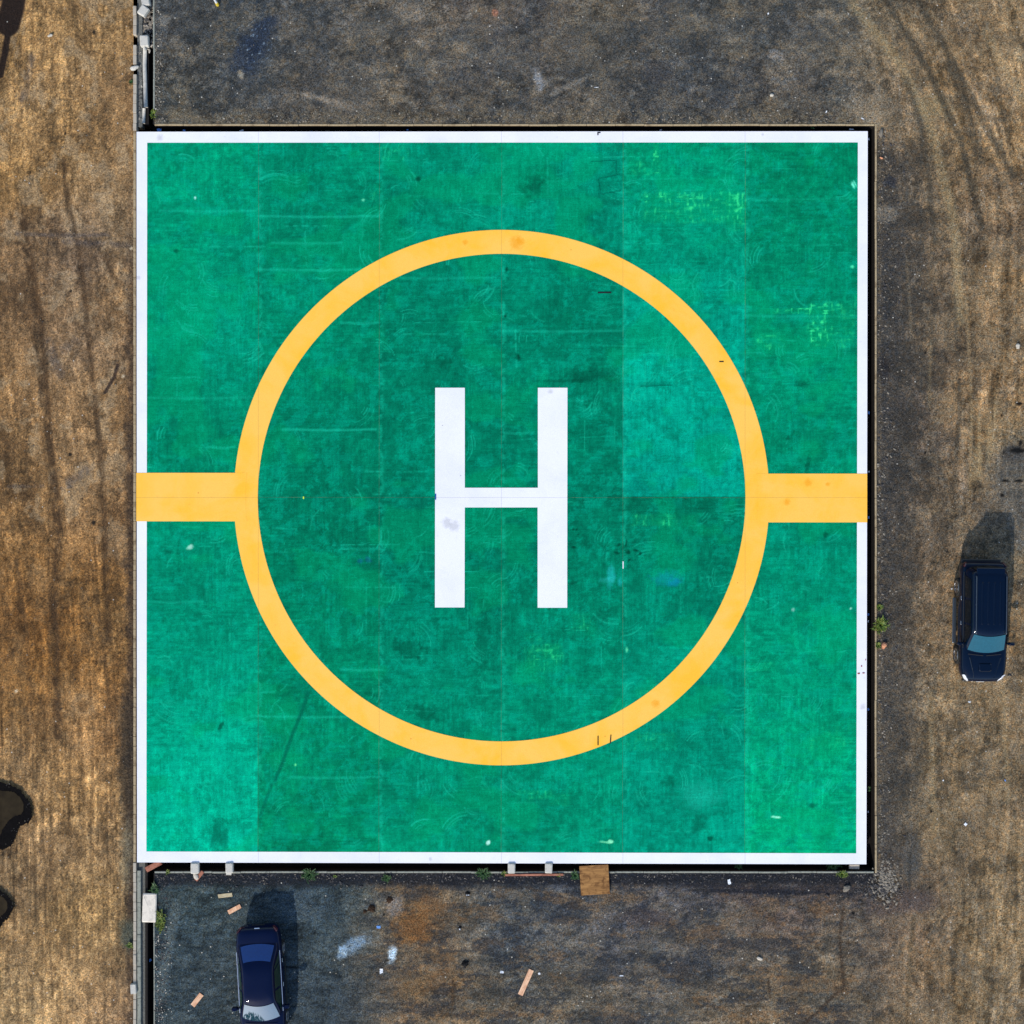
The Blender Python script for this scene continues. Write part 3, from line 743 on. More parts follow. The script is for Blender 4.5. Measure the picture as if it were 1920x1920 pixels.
        if m.any():
            e = (1-sstep(0.7, 1.0, np.abs(px[m]-x)/rx))*(1-sstep(0.6, 1.0, np.abs(py[m]-y)/ry))
            a = al*e*sstep(0.60, 0.95, hatch[m])*(0.4+0.9*sstep(0.4, 0.6, n1[m]))
            c[m] = mixc(c[m], (60, 228, 140), np.clip(a*1.45, 0, 0.9)*(0.45+0.8*sstep(0.42, 0.58, n2[m]))*(1.0 if al > 0.65 else 0.55))
            c[m] = mixc(c[m], (2, 150, 92), 0.40*al*e)
    # dark blotches and streaks
    for (x, y, rx, ry, a_, al) in ((1003,350,12,17,20,0.7),(1000,340,26,26,0,0.3),(412,1565,17,27,0,0.55),(760,1215,24,18,0,0.6),(798,1337,22,12,10,0.6),(1310,1545,13,13,0,0.6),(1255,1465,10,12,0,0.5),
                                   (1110,704,40,11,0,0.75),(1060,714,50,3,0,0.6),(835,680,14,14,0,0.5),(1505,720,13,10,0,0.6),(1100,1018,13,14,0,0.4),(784,335,4,4,0,0.8),(318,1035,12,4,0,0.7),(420,485,16,8,0,0.35),
                                   (330,470,5,4,0,0.6),(950,505,3,4,0,0.8),(947,592,2.5,3,0,0.9),(972,668,3,5,-15,0.9),(1515,870,4,14,10,0.8),(1547,1005,4,6,20,0.6),(1331,1573,6,4,0,0.7),(1525,1510,8,4,0,0.5),(1477,820,4,5,0,0.6),
                                   (1075,993,3,2,0,0.95),(1081,993,2.5,2.5,0,0.95),(1084,1002,2,1.5,0,0.9),(1076,1026,3,2,0,0.95),(1160,1022,4,2,-30,0.8),(1174,1017,2,6,8,0.9),(1156,1037,5,2.4,20,0.9),(1178,1035,5,3.5,10,0.95),(1192,1032,5,2,10,0.9),(1201,1038,3,2,-45,0.8),(1180,1050,3,2,-45,0.8),
                                   (415,1360,3,9,30,0.6),(1250,1160,5,4,0,0.2),(1075,1092,14,3,-12,0.7),(1140,1150,30,10,-20,0.35),(905,1200,14,60,0,0.4),(560,1290,40,24,0,0.3),(1230,720,50,5,-4,0.35)):
        c = blob(c, px, py, x, y, rx, ry, a_, (0, 62, 44), al*(0.62 if max(rx, ry) > 9 else 1.0), 0.6, n2)
    c = stroke(c, px, py, [(577,1300),(566,1335),(549,1375),(540,1400),(528,1435),(516,1462)], 3.2, (0, 84, 64), 0.6, 0.7)
    c = stroke(c, px, py, [(509,1472),(498,1502),(489,1528)], 3, (0, 88, 66), 0.5, 0.7)
    for pts_ in ([(1108,303),(1155,300),(1155,325)], [(1122,335),(1127,364),(1165,357)], [(1122,335),(1160,327)], [(1202,724),(1260,722)]):
        c = stroke(c, px, py, pts_, 0.9, (0, 74, 58), 0.6, 0.5)
    # odd paint splashes
    for (x, y, rx, ry, a_, rgb, al) in ((1145,1078,8,18,10,(40,190,190),0.45),(1140,1088,12,6,0,(60,200,200),0.3),(1162,1090,4,8,0,(40,190,196),0.45),(1250,1085,26,12,0,(10,140,150),0.5),(1262,1092,10,8,0,(10,120,170),0.4),
                                        (676,1052,5,4,0,(20,80,150),0.35),(690,1048,6,5,40,(30,80,150),0.3),(355,1026,6,4,-20,(170,215,190),0.85),(1487,1143,3,4,0,(180,200,190),0.6),(1135,1579,12,2,6,(130,230,170),0.8),(1145,1578,4,3,0,(140,235,180),0.9),
                                        (916,1579,3,4,30,(190,240,220),0.9),(1455,1532,8,1.6,5,(150,240,200),0.9),(1600,348,2,6,-25,(120,240,200),0.9),(1604,346,1.4,6,-25,(120,240,200),0.8),(1595,1141,2,2,0,(180,230,210),0.8),(681,375,3,2.5,0,(110,220,170),0.8),
                                        (366,371,2,3,0,(180,240,230),0.9),(554,1434,2.4,2.4,0,(120,240,150),0.9),(1598,500,4,3,0,(90,235,170),0.8),(1175,1218,2,5,0,(110,235,170),0.7),(1310,1490,36,24,0,(20,170,140),0.5)):
        c = blob(c, px, py, x, y, rx, ry, a_, rgb, al, 0.5, n2)
    # lighter trails beside the slab joints
    for x in (484, 711, 940, 1168, 1397):
        side = np.exp(-((px-x-4)/4.0)**2)
        c = mixc(c, (24, 178, 142), 0.35*side*sstep(0.42, 0.6, n2))
    return c

pad = empty("helipad", (0, 0, 0))
tag(pad, "large square green helipad with yellow circle and white letter H", "helipad")
def quad_xy(pts, z):
    return [(P(x, y, z)[0], P(x, y, z)[1], z) for x, y in pts]
TL, TR, BR, BL = (256, 247), (1627, 246), (1624.5, 1620.5), (257, 1617)
top = quad_xy([BL, BR, TR, TL], ZP-0.004)
bot = [(x, y, -0.75) for x, y, z in top]
link("slab", mesh("slab", bot+top, [(3,2,1,0),(0,1,5,4),(1,2,6,5),(2,3,7,6),(3,0,4,7)], M['slab']), pad)
# green top, a fine sheet
def pad_sheet():
    xs = np.array(sorted(set(lines(258.5, 484, 1.75)+lines(484, 711, 1.75)+lines(711, 940, 1.75)+lines(940, 1168, 1.75)+lines(1168, 1397, 1.75)+lines(1397, 1623, 1.75))))
    ys = np.array(sorted(set(lines(250, 932, 1.75)+lines(932, 1615.5, 1.75))))
    X, Y, Q = grid_patch(xs, ys)
    c = pad_tone(X+0.01, Y+0.01)
    k = (H-ZP)/F
    me = np_mesh("green_surface", (X-960)*k, (960-Y)*k, np.full(len(X), ZP), Q[:, ::-1], to_lin(c), M['green'])
    link("green_surface", me, pad)
pad_sheet()
# close the slab under the sheet (hidden) and lay the markings on it
def poly_mark(name, polys, z, mat, parent=pad, thick=0.0):
    v = []; f = []
    for pl in polys:
        n = len(v); v += quad_xy(pl, z); f.append(tuple(range(n, n+len(pl)))[::-1])
    return link(name, mesh(name, v, f, mat), parent)
IL, IT, IR, IB = (276, 274), (267, 267), (1608.5, 1605), (1597, 1600)
iTL, iTR, iBR, iBL = (276, 267.5), (1608.5, 267), (1605.5, 1600), (274.5, 1596.5)
z1 = ZP + 0.004
poly_mark("white_border", [[TL, TR, iTR, iTL], [TR, BR, iBR, iTR], [BR, BL, iBL, iBR], [BL, TL, iTL, iBL]], z1, M['white'])
z2 = ZP + 0.008
def ring(cx, cy, r0, r1, z):
    v = []; f = []; n = 256
    for i in range(n):
        a = 2*math.pi*i/n
        for r in (r0, r1):
            x, y = P(cx+r*math.cos(a), cy+r*math.sin(a), z); v.append((x, y, z))
    for i in range(n):
        j = (i+1) % n
        f.append((2*i, 2*j, 2*j+1, 2*i+1))
    return v, f
v, f = ring(940.5, 933, 457.2, 502, z2)
link("yellow_circle", mesh("yellow_circle", v, f, M['yellow']), pad)
z3 = ZP + 0.011
def bar(name, xo, sgn, y0, y1):
    pl = [(xo, y0)]
    arc = []
    for i in range(9):
        y = y0+(y1-y0)*i/8
        arc.append((940.5+sgn*math.sqrt(480**2-(y-933)**2), y))
    pl = [(xo, y0)] + arc + [(xo, y1)]
    if sgn > 0: pl = pl[::-1]
    n = len(pl)
    v = quad_xy(pl, z3)
    return link(name, mesh(name, v, [tuple(range(n))[::-1]], M['yellow']), pad)
bar("yellow_bar", 255.5, -1, 886.5, 977.5)
bar("yellow_bar", 1626, 1, 888, 979.5)
h = []
hh = [(816,727),(871.5,727),(871.5,914.5),(1008.5,914.5),(1008.5,727),(1064,727),(1063.5,1139.5),(1008,1139.5),(1008,951.5),(871.5,951.5),(871,1139),(815.5,1139)]
poly_mark("letter_h", [[hh[0],hh[1],hh[2],hh[9],hh[10],hh[11]], [hh[2],hh[3],hh[8],hh[9]], [hh[3],hh[4],hh[5],hh[6],hh[7],hh[8]]], z2, M['white'])
for x in (484.5, 711, 940.3, 1168, 1397):
    x0 = x+0.5; x1 = x-0.8
    z4 = ZP + 0.002
    link("expansion_joint", mesh("expansion_joint", quad_xy([(x1-.17, 1619), (x1+.17, 1619), (x0+.17, 248), (x0-.17, 248)], z4), [(0,1,2,3)], M['joint']), pad)
link("expansion_joint", mesh("expansion_joint", quad_xy([(256, 932.3), (256, 931.9), (1625, 933.3), (1625, 933.7)][::-1], ZP+0.003), [(0,1,2,3)], M['joint']), pad)
zt = ZP + 0.021
def strip(name, x0, y0, x1, y1, mat, z=zt):
    return poly_mark(name, [[(x0, y0), (x1, y0), (x1, y1), (x0, y1)]], z, mat)
strip("tape_strip", 1121, 547.3, 1146, 549.7, M['tape'])
strip("tape_strip", 1348.5, 677, 1357, 679, M['tape'])
strip("tape_strip", 1120.3, 1380, 1122.3, 1397.5, M['tape'])
poly_mark("tape_strip", [[(1144.4,1378),(1146.4,1378),(1145.4,1394),(1143.4,1394)]], zt, M['tape'])
poly_mark("tape_strip", [[(1120,247.6),(1126,247.6),(1126,249.6),(1122,249.6),(1122,253.6),(1120,253.6)]], zt, M['tape'])
strip("paint_fleck", 815.6, 926, 817.8, 937, simple("blue_fleck", L(20, 60, 150), 0.6))
strip("paint_fleck", 1167.3, 1052.5, 1169.3, 1066, M['scrap_white'])
strip("paint_fleck", 567.8, 931, 570.2, 935.5, simple("lime_fleck", L(190, 230, 60), 0.6))
rust = simple("rust_stain", L(150, 60, 40), 0.8)
for (x, y, rx, ry) in ((1610,1263,3.4,1.6),(1619,1262,3,1.3),(1615.5,1249,1.4,1.6),(1623,1237,1,1.6)):
    pts = [(x+rx*math.cos(a*0.628)*random.uniform(.6,1.1), y+ry*math.sin(a*0.628)*random.uniform(.6,1.1)) for a in range(10)]
    poly_mark("rust_stain", [pts[::-1][::-1]], zt, rust)

# ------------------------------------------------------------------ drains and kerbs
def wbox(mb, x0, y0, x1, y1, z0, z1, bev=0.0):
    """box given by photo px corners measured at z = 0"""
    ax, ay = (x0-960)/S, (960-y1)/S
    bx, by = (x1-960)/S, (960-y0)/S
    mb.box(ax, bx, ay, by, z0, z1, bev)

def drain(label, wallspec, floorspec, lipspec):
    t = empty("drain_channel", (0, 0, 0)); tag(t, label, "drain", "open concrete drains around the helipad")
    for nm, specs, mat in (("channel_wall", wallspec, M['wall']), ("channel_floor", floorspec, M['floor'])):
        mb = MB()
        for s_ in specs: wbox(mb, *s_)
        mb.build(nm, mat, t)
    mb = MB(); rnd = random.Random(len(label))
    for (x0, y0, x1, y1, zt_, horiz) in lipspec:
        a, b = (x0, x1) if horiz else (y0, y1)
        n = max(1, int(round((b-a)/55)))
        for i in range(n):
            p = a+(b-a)*i/n; q = a+(b-a)*(i+1)/n-0.5
            j = rnd.uniform(-0.35, 0.35); dz = rnd.uniform(-0.012, 0.012)
            if horiz: wbox(mb, p, y0+j, q, y1+j, -0.03, zt_+dz, 0.010)
            else: wbox(mb, x0+j, p, x1+j, q, -0.03, zt_+dz, 0.010)
    mb.build("channel_lip", M['lip'] if 'right' in label or 'top' in label else M['kerb_old'], t)
    return t
D = -0.75
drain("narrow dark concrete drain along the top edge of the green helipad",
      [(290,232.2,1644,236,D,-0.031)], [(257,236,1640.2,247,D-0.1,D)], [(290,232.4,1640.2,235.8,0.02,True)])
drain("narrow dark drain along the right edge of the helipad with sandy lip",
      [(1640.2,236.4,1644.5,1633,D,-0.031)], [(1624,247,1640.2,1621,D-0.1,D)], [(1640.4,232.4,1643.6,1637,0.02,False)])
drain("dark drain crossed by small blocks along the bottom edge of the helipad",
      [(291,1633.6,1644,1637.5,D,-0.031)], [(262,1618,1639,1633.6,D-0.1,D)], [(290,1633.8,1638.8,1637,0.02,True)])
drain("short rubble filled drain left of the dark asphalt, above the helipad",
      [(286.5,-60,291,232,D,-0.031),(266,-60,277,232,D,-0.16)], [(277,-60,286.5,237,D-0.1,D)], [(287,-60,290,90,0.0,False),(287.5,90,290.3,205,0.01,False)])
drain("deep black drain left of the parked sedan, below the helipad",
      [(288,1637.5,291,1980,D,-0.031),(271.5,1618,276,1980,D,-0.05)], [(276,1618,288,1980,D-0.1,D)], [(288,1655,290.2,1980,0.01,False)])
# shelf of soil and concrete beside the upper and lower left drains
mb = MB(); wbox(mb, 257, -60, 266, 237, -0.5, -0.06); wbox(mb, 256.5, 1618, 271.5, 1980, -0.5, -0.09)
tag(mb.build("drain_shelf", surf("shelf_soil", L(112, 112, 106), 0.95, 0.55, 9, 0.03, tint=L(62, 66, 68))), kind='structure')
# broken sloping pipe wall inside the upper left drain
def tube(pts, rad, n=10):
    v = []; f = []
    for i, (x, y, z) in enumerate(pts):
        for k in range(n):
            a = 2*math.pi*k/n
            v.append((x+rad*math.cos(a), y, z+rad*math.sin(a)))
    for i in range(len(pts)-1):
        for k in range(n):
            f.append((i*n+k, i*n+(k+1) % n, (i+1)*n+(k+1) % n, (i+1)*n+k))
    f.append(tuple(range(n))); f.append(tuple(range((len(pts)-1)*n, len(pts)*n))[::-1])
    return v, f
pts = [((x-960)/S, (960-y)/S, z) for x, y, z in ((270.5,86,-0.12),(270,120,-0.10),(271,160,-0.10),(272,200,-0.11))]
v, f = tube(pts, 0.085, 12)
tag(link("concrete_pipe", mesh("concrete_pipe", v, f, M['block'], True)), "long pale concrete pipe lying in the upper left drain", "pipe")
pts = [((x-960)/S, (960-y)/S, z) for x, y, z in ((268.5,202,-0.12),(267.5,230,-0.12))]
v, f = tube(pts, 0.07, 12)
tag(link("concrete_pipe", mesh("concrete_pipe", v, f, M['block'], True)), "short pale pipe end beside the top left corner of the helipad", "pipe")

# kerbs: rows of cast blocks
def kerb(name, x0, x1, y0, y1, step, ztop, mat, skip=(), jit=0.25, zb=-0.3, seed=1):
    rnd = random.Random(seed); mb = MB(); y = y0
    while y < y1:
        e = min(y+step, y1)
        if not any(a < (y+e)/2 < b for a, b in skip):
            j = rnd.uniform(-jit, jit)
            wbox(mb, x0+j, y, x1+j, e-0.45, zb, ztop+rnd.uniform(-0.01, 0.01), 0.012)
        y = e
    return tag(mb.build(name, mat), kind='structure')
kerb("kerb", 250.3, 256.6, 12, 246, 18.3, 0.07, M['kerb'], skip=((66, 80), (119, 133)))
kerb("kerb", 250.6, 255.4, 246, 1617, 18.3, 0.045, M['lip'], seed=2, jit=0.12)
kerb("kerb", 250.6, 256.2, 1617, 1980, 18.3, 0.07, M['kerb'], skip=((1791, 1809), (1846, 1864)), seed=3)
kerb("kerb", 257.4, 264.3, 1632, 1980, 60, 0.03, M['kerb_old'], seed=4, jit=0.2)

# ------------------------------------------------------------------ puddles at the left edge
def shape_sheet(name, pts, z, mat, parent=None, seed=1, amp=1.6, n=120):
    """closed outline through px points, roughened, as a thin domed sheet"""
    rnd = random.Random(seed)
    m = len(pts); out = []
    for i in range(n):
        t = i*m/n; k = int(t); u = t-k
        p0, p1, p2, p3 = pts[(k-1) % m], pts[k % m], pts[(k+1) % m], pts[(k+2) % m]
        q = []
        for c_ in (0, 1):
            q.append(0.5*((2*p1[c_]) + (-p0[c_]+p2[c_])*u + (2*p0[c_]-5*p1[c_]+4*p2[c_]-p3[c_])*u*u + (-p0[c_]+3*p1[c_]-3*p2[c_]+p3[c_])*u**3))
        out.append((q[0]+rnd.uniform(-amp, amp), q[1]+rnd.uniform(-amp, amp)))
    v = [((x-960)/S, (960-y)/S, z) for x, y in out]
    me = mesh(name, v, [tuple(range(n))], mat)
    bm = bmesh.new(); bm.from_mesh(me); bmesh.ops.recalc_face_normals(bm, faces=bm.faces)
    for fc in bm.faces:
        if fc.normal.z < 0: fc.normal_flip()
    bmesh.ops.triangulate(bm, faces=bm.faces); bm.to_mesh(me); bm.free()
    return link(name, me, parent)
m_, nt_, b_ = new_mat("muddy_water")
tc_ = N(nt_, "ShaderNodeTexCoord").outputs["Object"]
nt_.links.new(mixrgb(nt_, 'MIX', maprange(nt_, noise(nt_, tc_, 2.0, 5, 0.6), 0.35, 0.65, 0, 1), L(36, 29, 17), L(52, 43, 27)), b_.inputs["Base Color"])
b_.inputs["Roughness"].default_value = 0.12; b_.inputs["Specular IOR Level"].default_value = 0.15
M['water'] = m_
M['wet'] = surf("wet_mud_rim", L(11, 9, 10), 0.7, 0.5, 6, 0.05, spec=0.05)
rim1 = [(-45,1475),(-10,1467),(12,1468),(35,1480),(54,1500),(61,1525),(56,1540),(40,1548),(32,1560),(26,1578),(12,1590),(-6,1593),(-45,1588)]
wat1 = [(-40,1485),(-8,1482),(12,1483),(30,1487),(44,1505),(42,1524),(26,1531),(15,1541),(5,1555),(-4,1570),(-40,1575)]
rim2 = [(-50,1664),(-12,1664),(6,1672),(19,1684),(25,1700),(18,1718),(5,1732),(-8,1748),(-50,1750)]
wat2 = [(-45,1680),(-10,1678),(6,1682),(14,1692),(13,1705),(2,1718),(-12,1730),(-45,1730)]
for rm, wt, sd in ((rim1, wat1, 5), (rim2, wat2, 9)):
    pd = shape_sheet("puddle", rm, 0.035, M['wet'], None, sd, 1.7); tag(pd, kind='structure')
    shape_sheet("puddle_water", wt, 0.042, M['water'], pd, sd+1, 0.8)

# ------------------------------------------------------------------ loose stones
def stone_verts(r, rnd, sub=1):
    bm = bmesh.new(); bmesh.ops.create_icosphere(bm, subdivisions=sub, radius=r)
    a, b, c = rnd.uniform(.75, 1.3), rnd.uniform(.75, 1.3), rnd.uniform(.45, .8)
    ph = [rnd.uniform(0, 6.28) for _ in range(3)]
    for v in bm.verts:
        k = 1+0.22*math.sin(v.co.x/r*2.3+ph[0])+0.18*math.sin(v.co.y/r*3.1+ph[1])+0.12*math.sin(v.co.z/r*2.7+ph[2])
        v.co = Vector((v.co.x*a*k, v.co.y*b*k, v.co.z*c*k))
    vs = [v.co.copy() for v in bm.verts]; fs = [tuple(v.index for v in f.verts) for f in bm.faces]
    bm.free(); return vs, fs
rs = random.Random(12)
protos = [stone_verts(1.0, rs, 1) for _ in range(6)]
def gravel(name, mat, items):
    V = []; Fc = []
    for (px, py, r, z) in items:
        vs, fs = rs.choice(protos); a = rs.uniform(0, 6.28); ca, sa = math.cos(a), math.sin(a)
        x0, y0 = (px-960)/S, (960-py)/S; n = len(V)
        V += [(x0+r*(v.x*ca-v.y*sa), y0+r*(v.x*sa+v.y*ca), z+r*v.z) for v in vs]
        Fc += [tuple(i+n for i in f) for f in fs]
    tag(link(name, mesh(name, V, Fc, mat)), kind='stuff')
def scatter(n, fx, fy, r0, r1, z=0.0):
    out = []
    for _ in range(n):
        out.append((fx(), fy(), r0+(r1-r0)*rs.random()**3, z))
    return out
U = rs.uniform; G = rs.gauss
A = []; B = []; Cc = []
A += scatter(700, lambda: U(292, 1640), lambda: 230-abs(G(0, 12)), 0.012, 0.045)
A += scatter(700, lambda: 1646+abs(G(0, 16)), lambda: U(240, 1640), 0.012, 0.055)
B += scatter(600, lambda: 1646+abs(G(0, 18)), lambda: U(240, 1640), 0.015, 0.07)
B += scatter(900, lambda: U(292, 1640), lambda: 1638+abs(G(0, 11)), 0.015, 0.06)
A += scatter(260, lambda: U(292, 1640), lambda: 1638+abs(G(0, 12)), 0.012, 0.04)
A += scatter(420, lambda: G(1660, 12), lambda: G(1655, 16), 0.02, 0.07)
B += scatter(300, lambda: G(1640, 26), lambda: G(1668, 9), 0.02, 0.07)
A += scatter(200, lambda: 291+abs(G(0, 9)), lambda: U(0, 230), 0.010, 0.04)
Cc += scatter(40, lambda: 291+abs(G(0, 7)), lambda: U(0, 230), 0.010, 0.035)
B += scatter(380, lambda: 291+abs(G(0, 14)), lambda: U(1640, 1920), 0.012, 0.05)
Cc += scatter(160, lambda: 291+abs(G(0, 13)), lambda: U(1750, 1920), 0.010, 0.035)
A += scatter(500, lambda: U(292, 1920), lambda: U(0, 228), 0.008, 0.03)
A += scatter(700, lambda: U(1650, 1920), lambda: U(0, 1920), 0.008, 0.03)
A += scatter(500, lambda: U(292, 1920), lambda: U(1645, 1920), 0.008, 0.03)
A += scatter(350, lambda: U(0, 248), lambda: U(0, 1920), 0.008, 0.028)
B += scatter(300, lambda: U(0, 248), lambda: U(0, 1920), 0.008, 0.03)
B += scatter(400, lambda: U(1650, 1920), lambda: U(0, 1920), 0.008, 0.035)
Cc += scatter(110, lambda: U(292, 1920), lambda: U(0, 228), 0.006, 0.020)
Cc += scatter(110, lambda: U(1650, 1920), lambda: U(0, 1920), 0.006, 0.022)
Cc += scatter(110, lambda: U(292, 1640), lambda: U(1645, 1920), 0.006, 0.022)
# rubble in the drain top left, wet grit round the puddles
A += scatter(170, lambda: U(266, 287), lambda: U(-10, 85), 0.03, 0.10, -0.15)
B += scatter(120, lambda: U(258, 287), lambda: U(-10, 90), 0.02, 0.08, -0.14)
Cc += scatter(40, lambda: U(260, 287), lambda: U(-10, 95), 0.02, 0.06, -0.12)
Cc += scatter(40, lambda: U(258, 266), lambda: U(95, 232), 0.01, 0.03, -0.06)
B += scatter(150, lambda: U(258, 266), lambda: U(95, 232), 0.01, 0.04, -0.06)
for rm in (rim1, rim2):
    for _ in range(60):
        k = rs.randrange(len(rm)-1); t = rs.random()
        x = rm[k][0]*(1-t)+rm[k+1][0]*t; y = rm[k][1]*(1-t)+rm[k+1][1]*t
        (B if rs.random() < 0.6 else A).append((x+G(0, 7), y+G(0, 7), U(0.008, 0.024), 0.03))
gravel("gravel", M['stone'], A); gravel("gravel", M['stone_dark'], B); gravel("gravel", M['stone_pale'], Cc)

def rock(px, py, r, mat, label, z=0.0, name="rock", cat="rock", group=None):
    vs, fs = stone_verts(r, rs, 2); vs = [v*rs.uniform(.86, 1.1) for v in vs]
    o = link(name, mesh(name, vs, fs, mat), None, ((px-960)/S, (960-py)/S, z + r*0.35), (0, 0, rs.uniform(0, 6)))
    return tag(o, label, cat, group)
rock(1447, 179, 0.085, M['stone_pale'], "pale rock casting a dark shadow on the asphalt above the helipad")
rock(1657, 1211, 0.13, M['stone_orange'], "orange brown rock beside the weeds right of the helipad")
rock(1651, 249, 0.14, M['stone'], "grey rock just outside the top right corner of the helipad drain")
rock(1585, 1666, 0.13, M['stone'], "large pale chunk of rubble near the bottom right corner of the drain")
rock(1424, 1797, 0.10, M['stone_pale'], "small white stone on brown ground below the helipad, right of centre")
rock(1908, 650, 0.10, M['stone_pale'], "white stone near the right edge, well above the dark four wheel drive")
rock(254, 128, 0.16, M['block'], "rounded grey stone sitting in a gap of the left kerb above the helipad")
rock(1652, 296, 0.06, M['stone_orange'], "small tan stone on dirt, close to the top right of the drain")
rock(367, 1641, 0.15, M['stone_pale'], "round pale rubble lump below the leftmost block over the drain")
rock(94, 67, 0.07, M['stone_pale'], "small pale stone on the dirt road near the upper left corner")
rock(271, 90, 0.10, M['block'], "small grey stone at the broken end of the concrete pipe")
def lump(px, py, r, mat, label, spikes=9):
    v = [(0, 0, r*0.5)]; n = spikes*3
    for i in range(n):
        a = 2*math.pi*i/n; k = rs.uniform(0.55, 1.1)
        v.append((r*k*math.cos(a), r*k*math.sin(a), 0.005)); 
    for i in range(n):
        a = 2*math.pi*i/n; k = rs.uniform(0.35, 0.6)
        v.append((r*k*math.cos(a), r*k*math.sin(a), r*rs.uniform(0.25, 0.5)))
    f = []
    for i in range(n):
        j = (i+1) % n
        f.append((1+i, 1+j, 1+n+j, 1+n+i)); f.append((1+n+i, 1+n+j, 0))
    return tag(link("dirt_clump", mesh("dirt_clump", v, f, mat), None, ((px-960)/S, (960-py)/S, 0.01)), label, "clump")
lump(872, 1807, 0.19, M['black_lump'], "jet black clump on brown ground below the helipad, left of the long plank")
lump(730, 1687, 0.16, M['rust_lump'], "dark brown round clump of debris below the drain, above the rust stain")
lump(697, 1704, 0.20, M['rust_lump'], "ragged brown clump with scattered bits, left of the rust stain")
lump(684, 1709, 0.10, M['rust_lump'], "small ragged brown clump at the left of the larger ragged clump")
lump(877, 1675, 0.12, M['black_lump'], "small black clump with a white chip below the helipad drain")
lump(862, 1739, 0.08, M['black_lump'], "tiny dark clump behind a white pebble on brown ground")

# scraps of litter
def scrap(px, py, w, l, rz, mat, label, z=0.02, group=None):
    n = 5; v = []; f = []; w *= .8; l *= .8
    for i in range(n):
        for j in range(n):
            x = (i/(n-1)-0.5)*w*(1+rs.uniform(-.2, .2)); y = (j/(n-1)-0.5)*l*(1+rs.uniform(-.2, .2))
            v.append((x, y, 0.02+rs.uniform(0, 0.03)))
    for i in range(n-1):
        for j in range(n-1):
            f.append((i*n+j, (i+1)*n+j, (i+1)*n+j+1, i*n+j+1))
    me = mesh("litter_scrap", v, f, mat)
    o = link("litter_scrap", me, None, ((px-960)/S, (960-py)/S, z), (0, 0, R(rz)))
    return tag(o, label, "litter", group)
W_, B_ = M['scrap_white'], M['scrap_blue']
for a in (
    (296,241,.22,.14,0,B_,"crumpled pale blue scrap in the top drain, nearest the left corner",-0.25),
    (343,242,.14,.10,0,B_,"blue scrap in the top drain, right of the crumpled pale one",-0.25),
    (450,242,.22,.10,20,W_,"whitish scrap in the top drain above the second slab joint",-0.3),
    (582,244,.14,.08,0,B_,"blue scrap in the top drain left of the middle",-0.3),
    (763,240,.12,.06,0,B_,"small blue scrap in the top drain between the third and middle joints",-0.3),
    (1240,241,.10,.10,0,W_,"white fleck of litter in the top drain, right of the middle",-0.3),
    (1599,239.5,.22,.07,0,W_,"pale scrap in the top drain close to its right end",-0.25),
    (1631,258,.10,.12,0,W_,"pale scrap at the upper end of the right hand drain",-0.25),
    (1632,773,.10,.14,0,B_,"blue scrap in the right drain, above the yellow bar",-0.3),
    (1632,884,.10,.08,0,W_,"pale scrap in the right drain just above the yellow bar",-0.3),
    (1632,970,.08,.12,0,B_,"blue scrap in the right drain level with the yellow bar",-0.3),
    (1631,1153,.10,.10,0,B_,"blue scrap in the right drain level with the weeds",-0.3),
    (1631,1166,.08,.10,0,W_,"pale scrap in the right drain just below the blue one by the weeds",-0.3),
    (1631,1332,.10,.12,0,B_,"blue scrap low in the right drain, below the rust stain",-0.3),
    (1631,1525,.07,.07,0,W_,"pale fleck near the bottom of the right drain",-0.3),
    (1617,223,.17,.05,-35,W_,"thin white sliver on the dirt above the top right corner",0.0),
    (1549,210,.05,.13,-25,W_,"thin white sliver on the dirt above the drain, left of the corner",0.0),
    (1118,164,.22,.03,3,W_,"thin white stick on the asphalt above the helipad",0.0),
    (1701,262,.16,.03,0,W_,"white splinter",0.0) if False else (1440,26,.08,.08,30,W_,"white fleck on asphalt near the top edge, right of centre",0.0),
    (1367,1653,.14,.26,10,W_,"crumpled bluish white scrap below the drain, right of the plywood",0.0),
    (715,1820,.16,.24,5,W_,"white folded paper on brown ground left of the rust stain",0.0),
    (710,1738,.20,.14,0,B_,"pale blue twisted scrap left of the rust stain, above the paper",0.0),
    (941,1822,.18,.12,0,W_,"bluish white T shaped scrap left of the long plank",0.0),
    (1011,1825,.10,.10,20,W_,"small white scrap at the upper end of the long plank",0.0),
    (1165,1829,.20,.06,0,W_,"thin white scrap below the helipad, right of the long plank",0.0),
    (862,1741,.06,.08,0,W_,"tiny white chip in front of the dark clump",0.06),
    (877,1677.5,.16,.04,5,W_,"white chip along the lower edge of a black clump",0.03),
    (1810,1545,.06,.06,0,W_,"white fleck on the right side dirt",0.0) if False else (1884,1463,.06,.09,30,B_,"blue white fleck on dirt near the right edge below the four wheel drive",0.0),
    (1768,1463,.07,.07,0,W_,"white fleck on dirt right of the lower part of the helipad",0.0),
    (1817,1316,.13,.07,-15,W_,"white scrap on dirt just below the front of the four wheel drive",0.0),
    (1784,1104,.08,.06,20,W_,"white fleck on dirt left of the rear wheel of the four wheel drive",0.0),
    (1810,1545,.14,.14,45,W_,"white L shaped scrap on the lower right dirt",0.0),
    (278,1805,.13,.12,30,B_,"blue scrap down in the lower left drain beside the sedan",-0.35)):
    scrap(a[0], a[1], a[2], a[3], a[4], a[5], a[6], a[7])

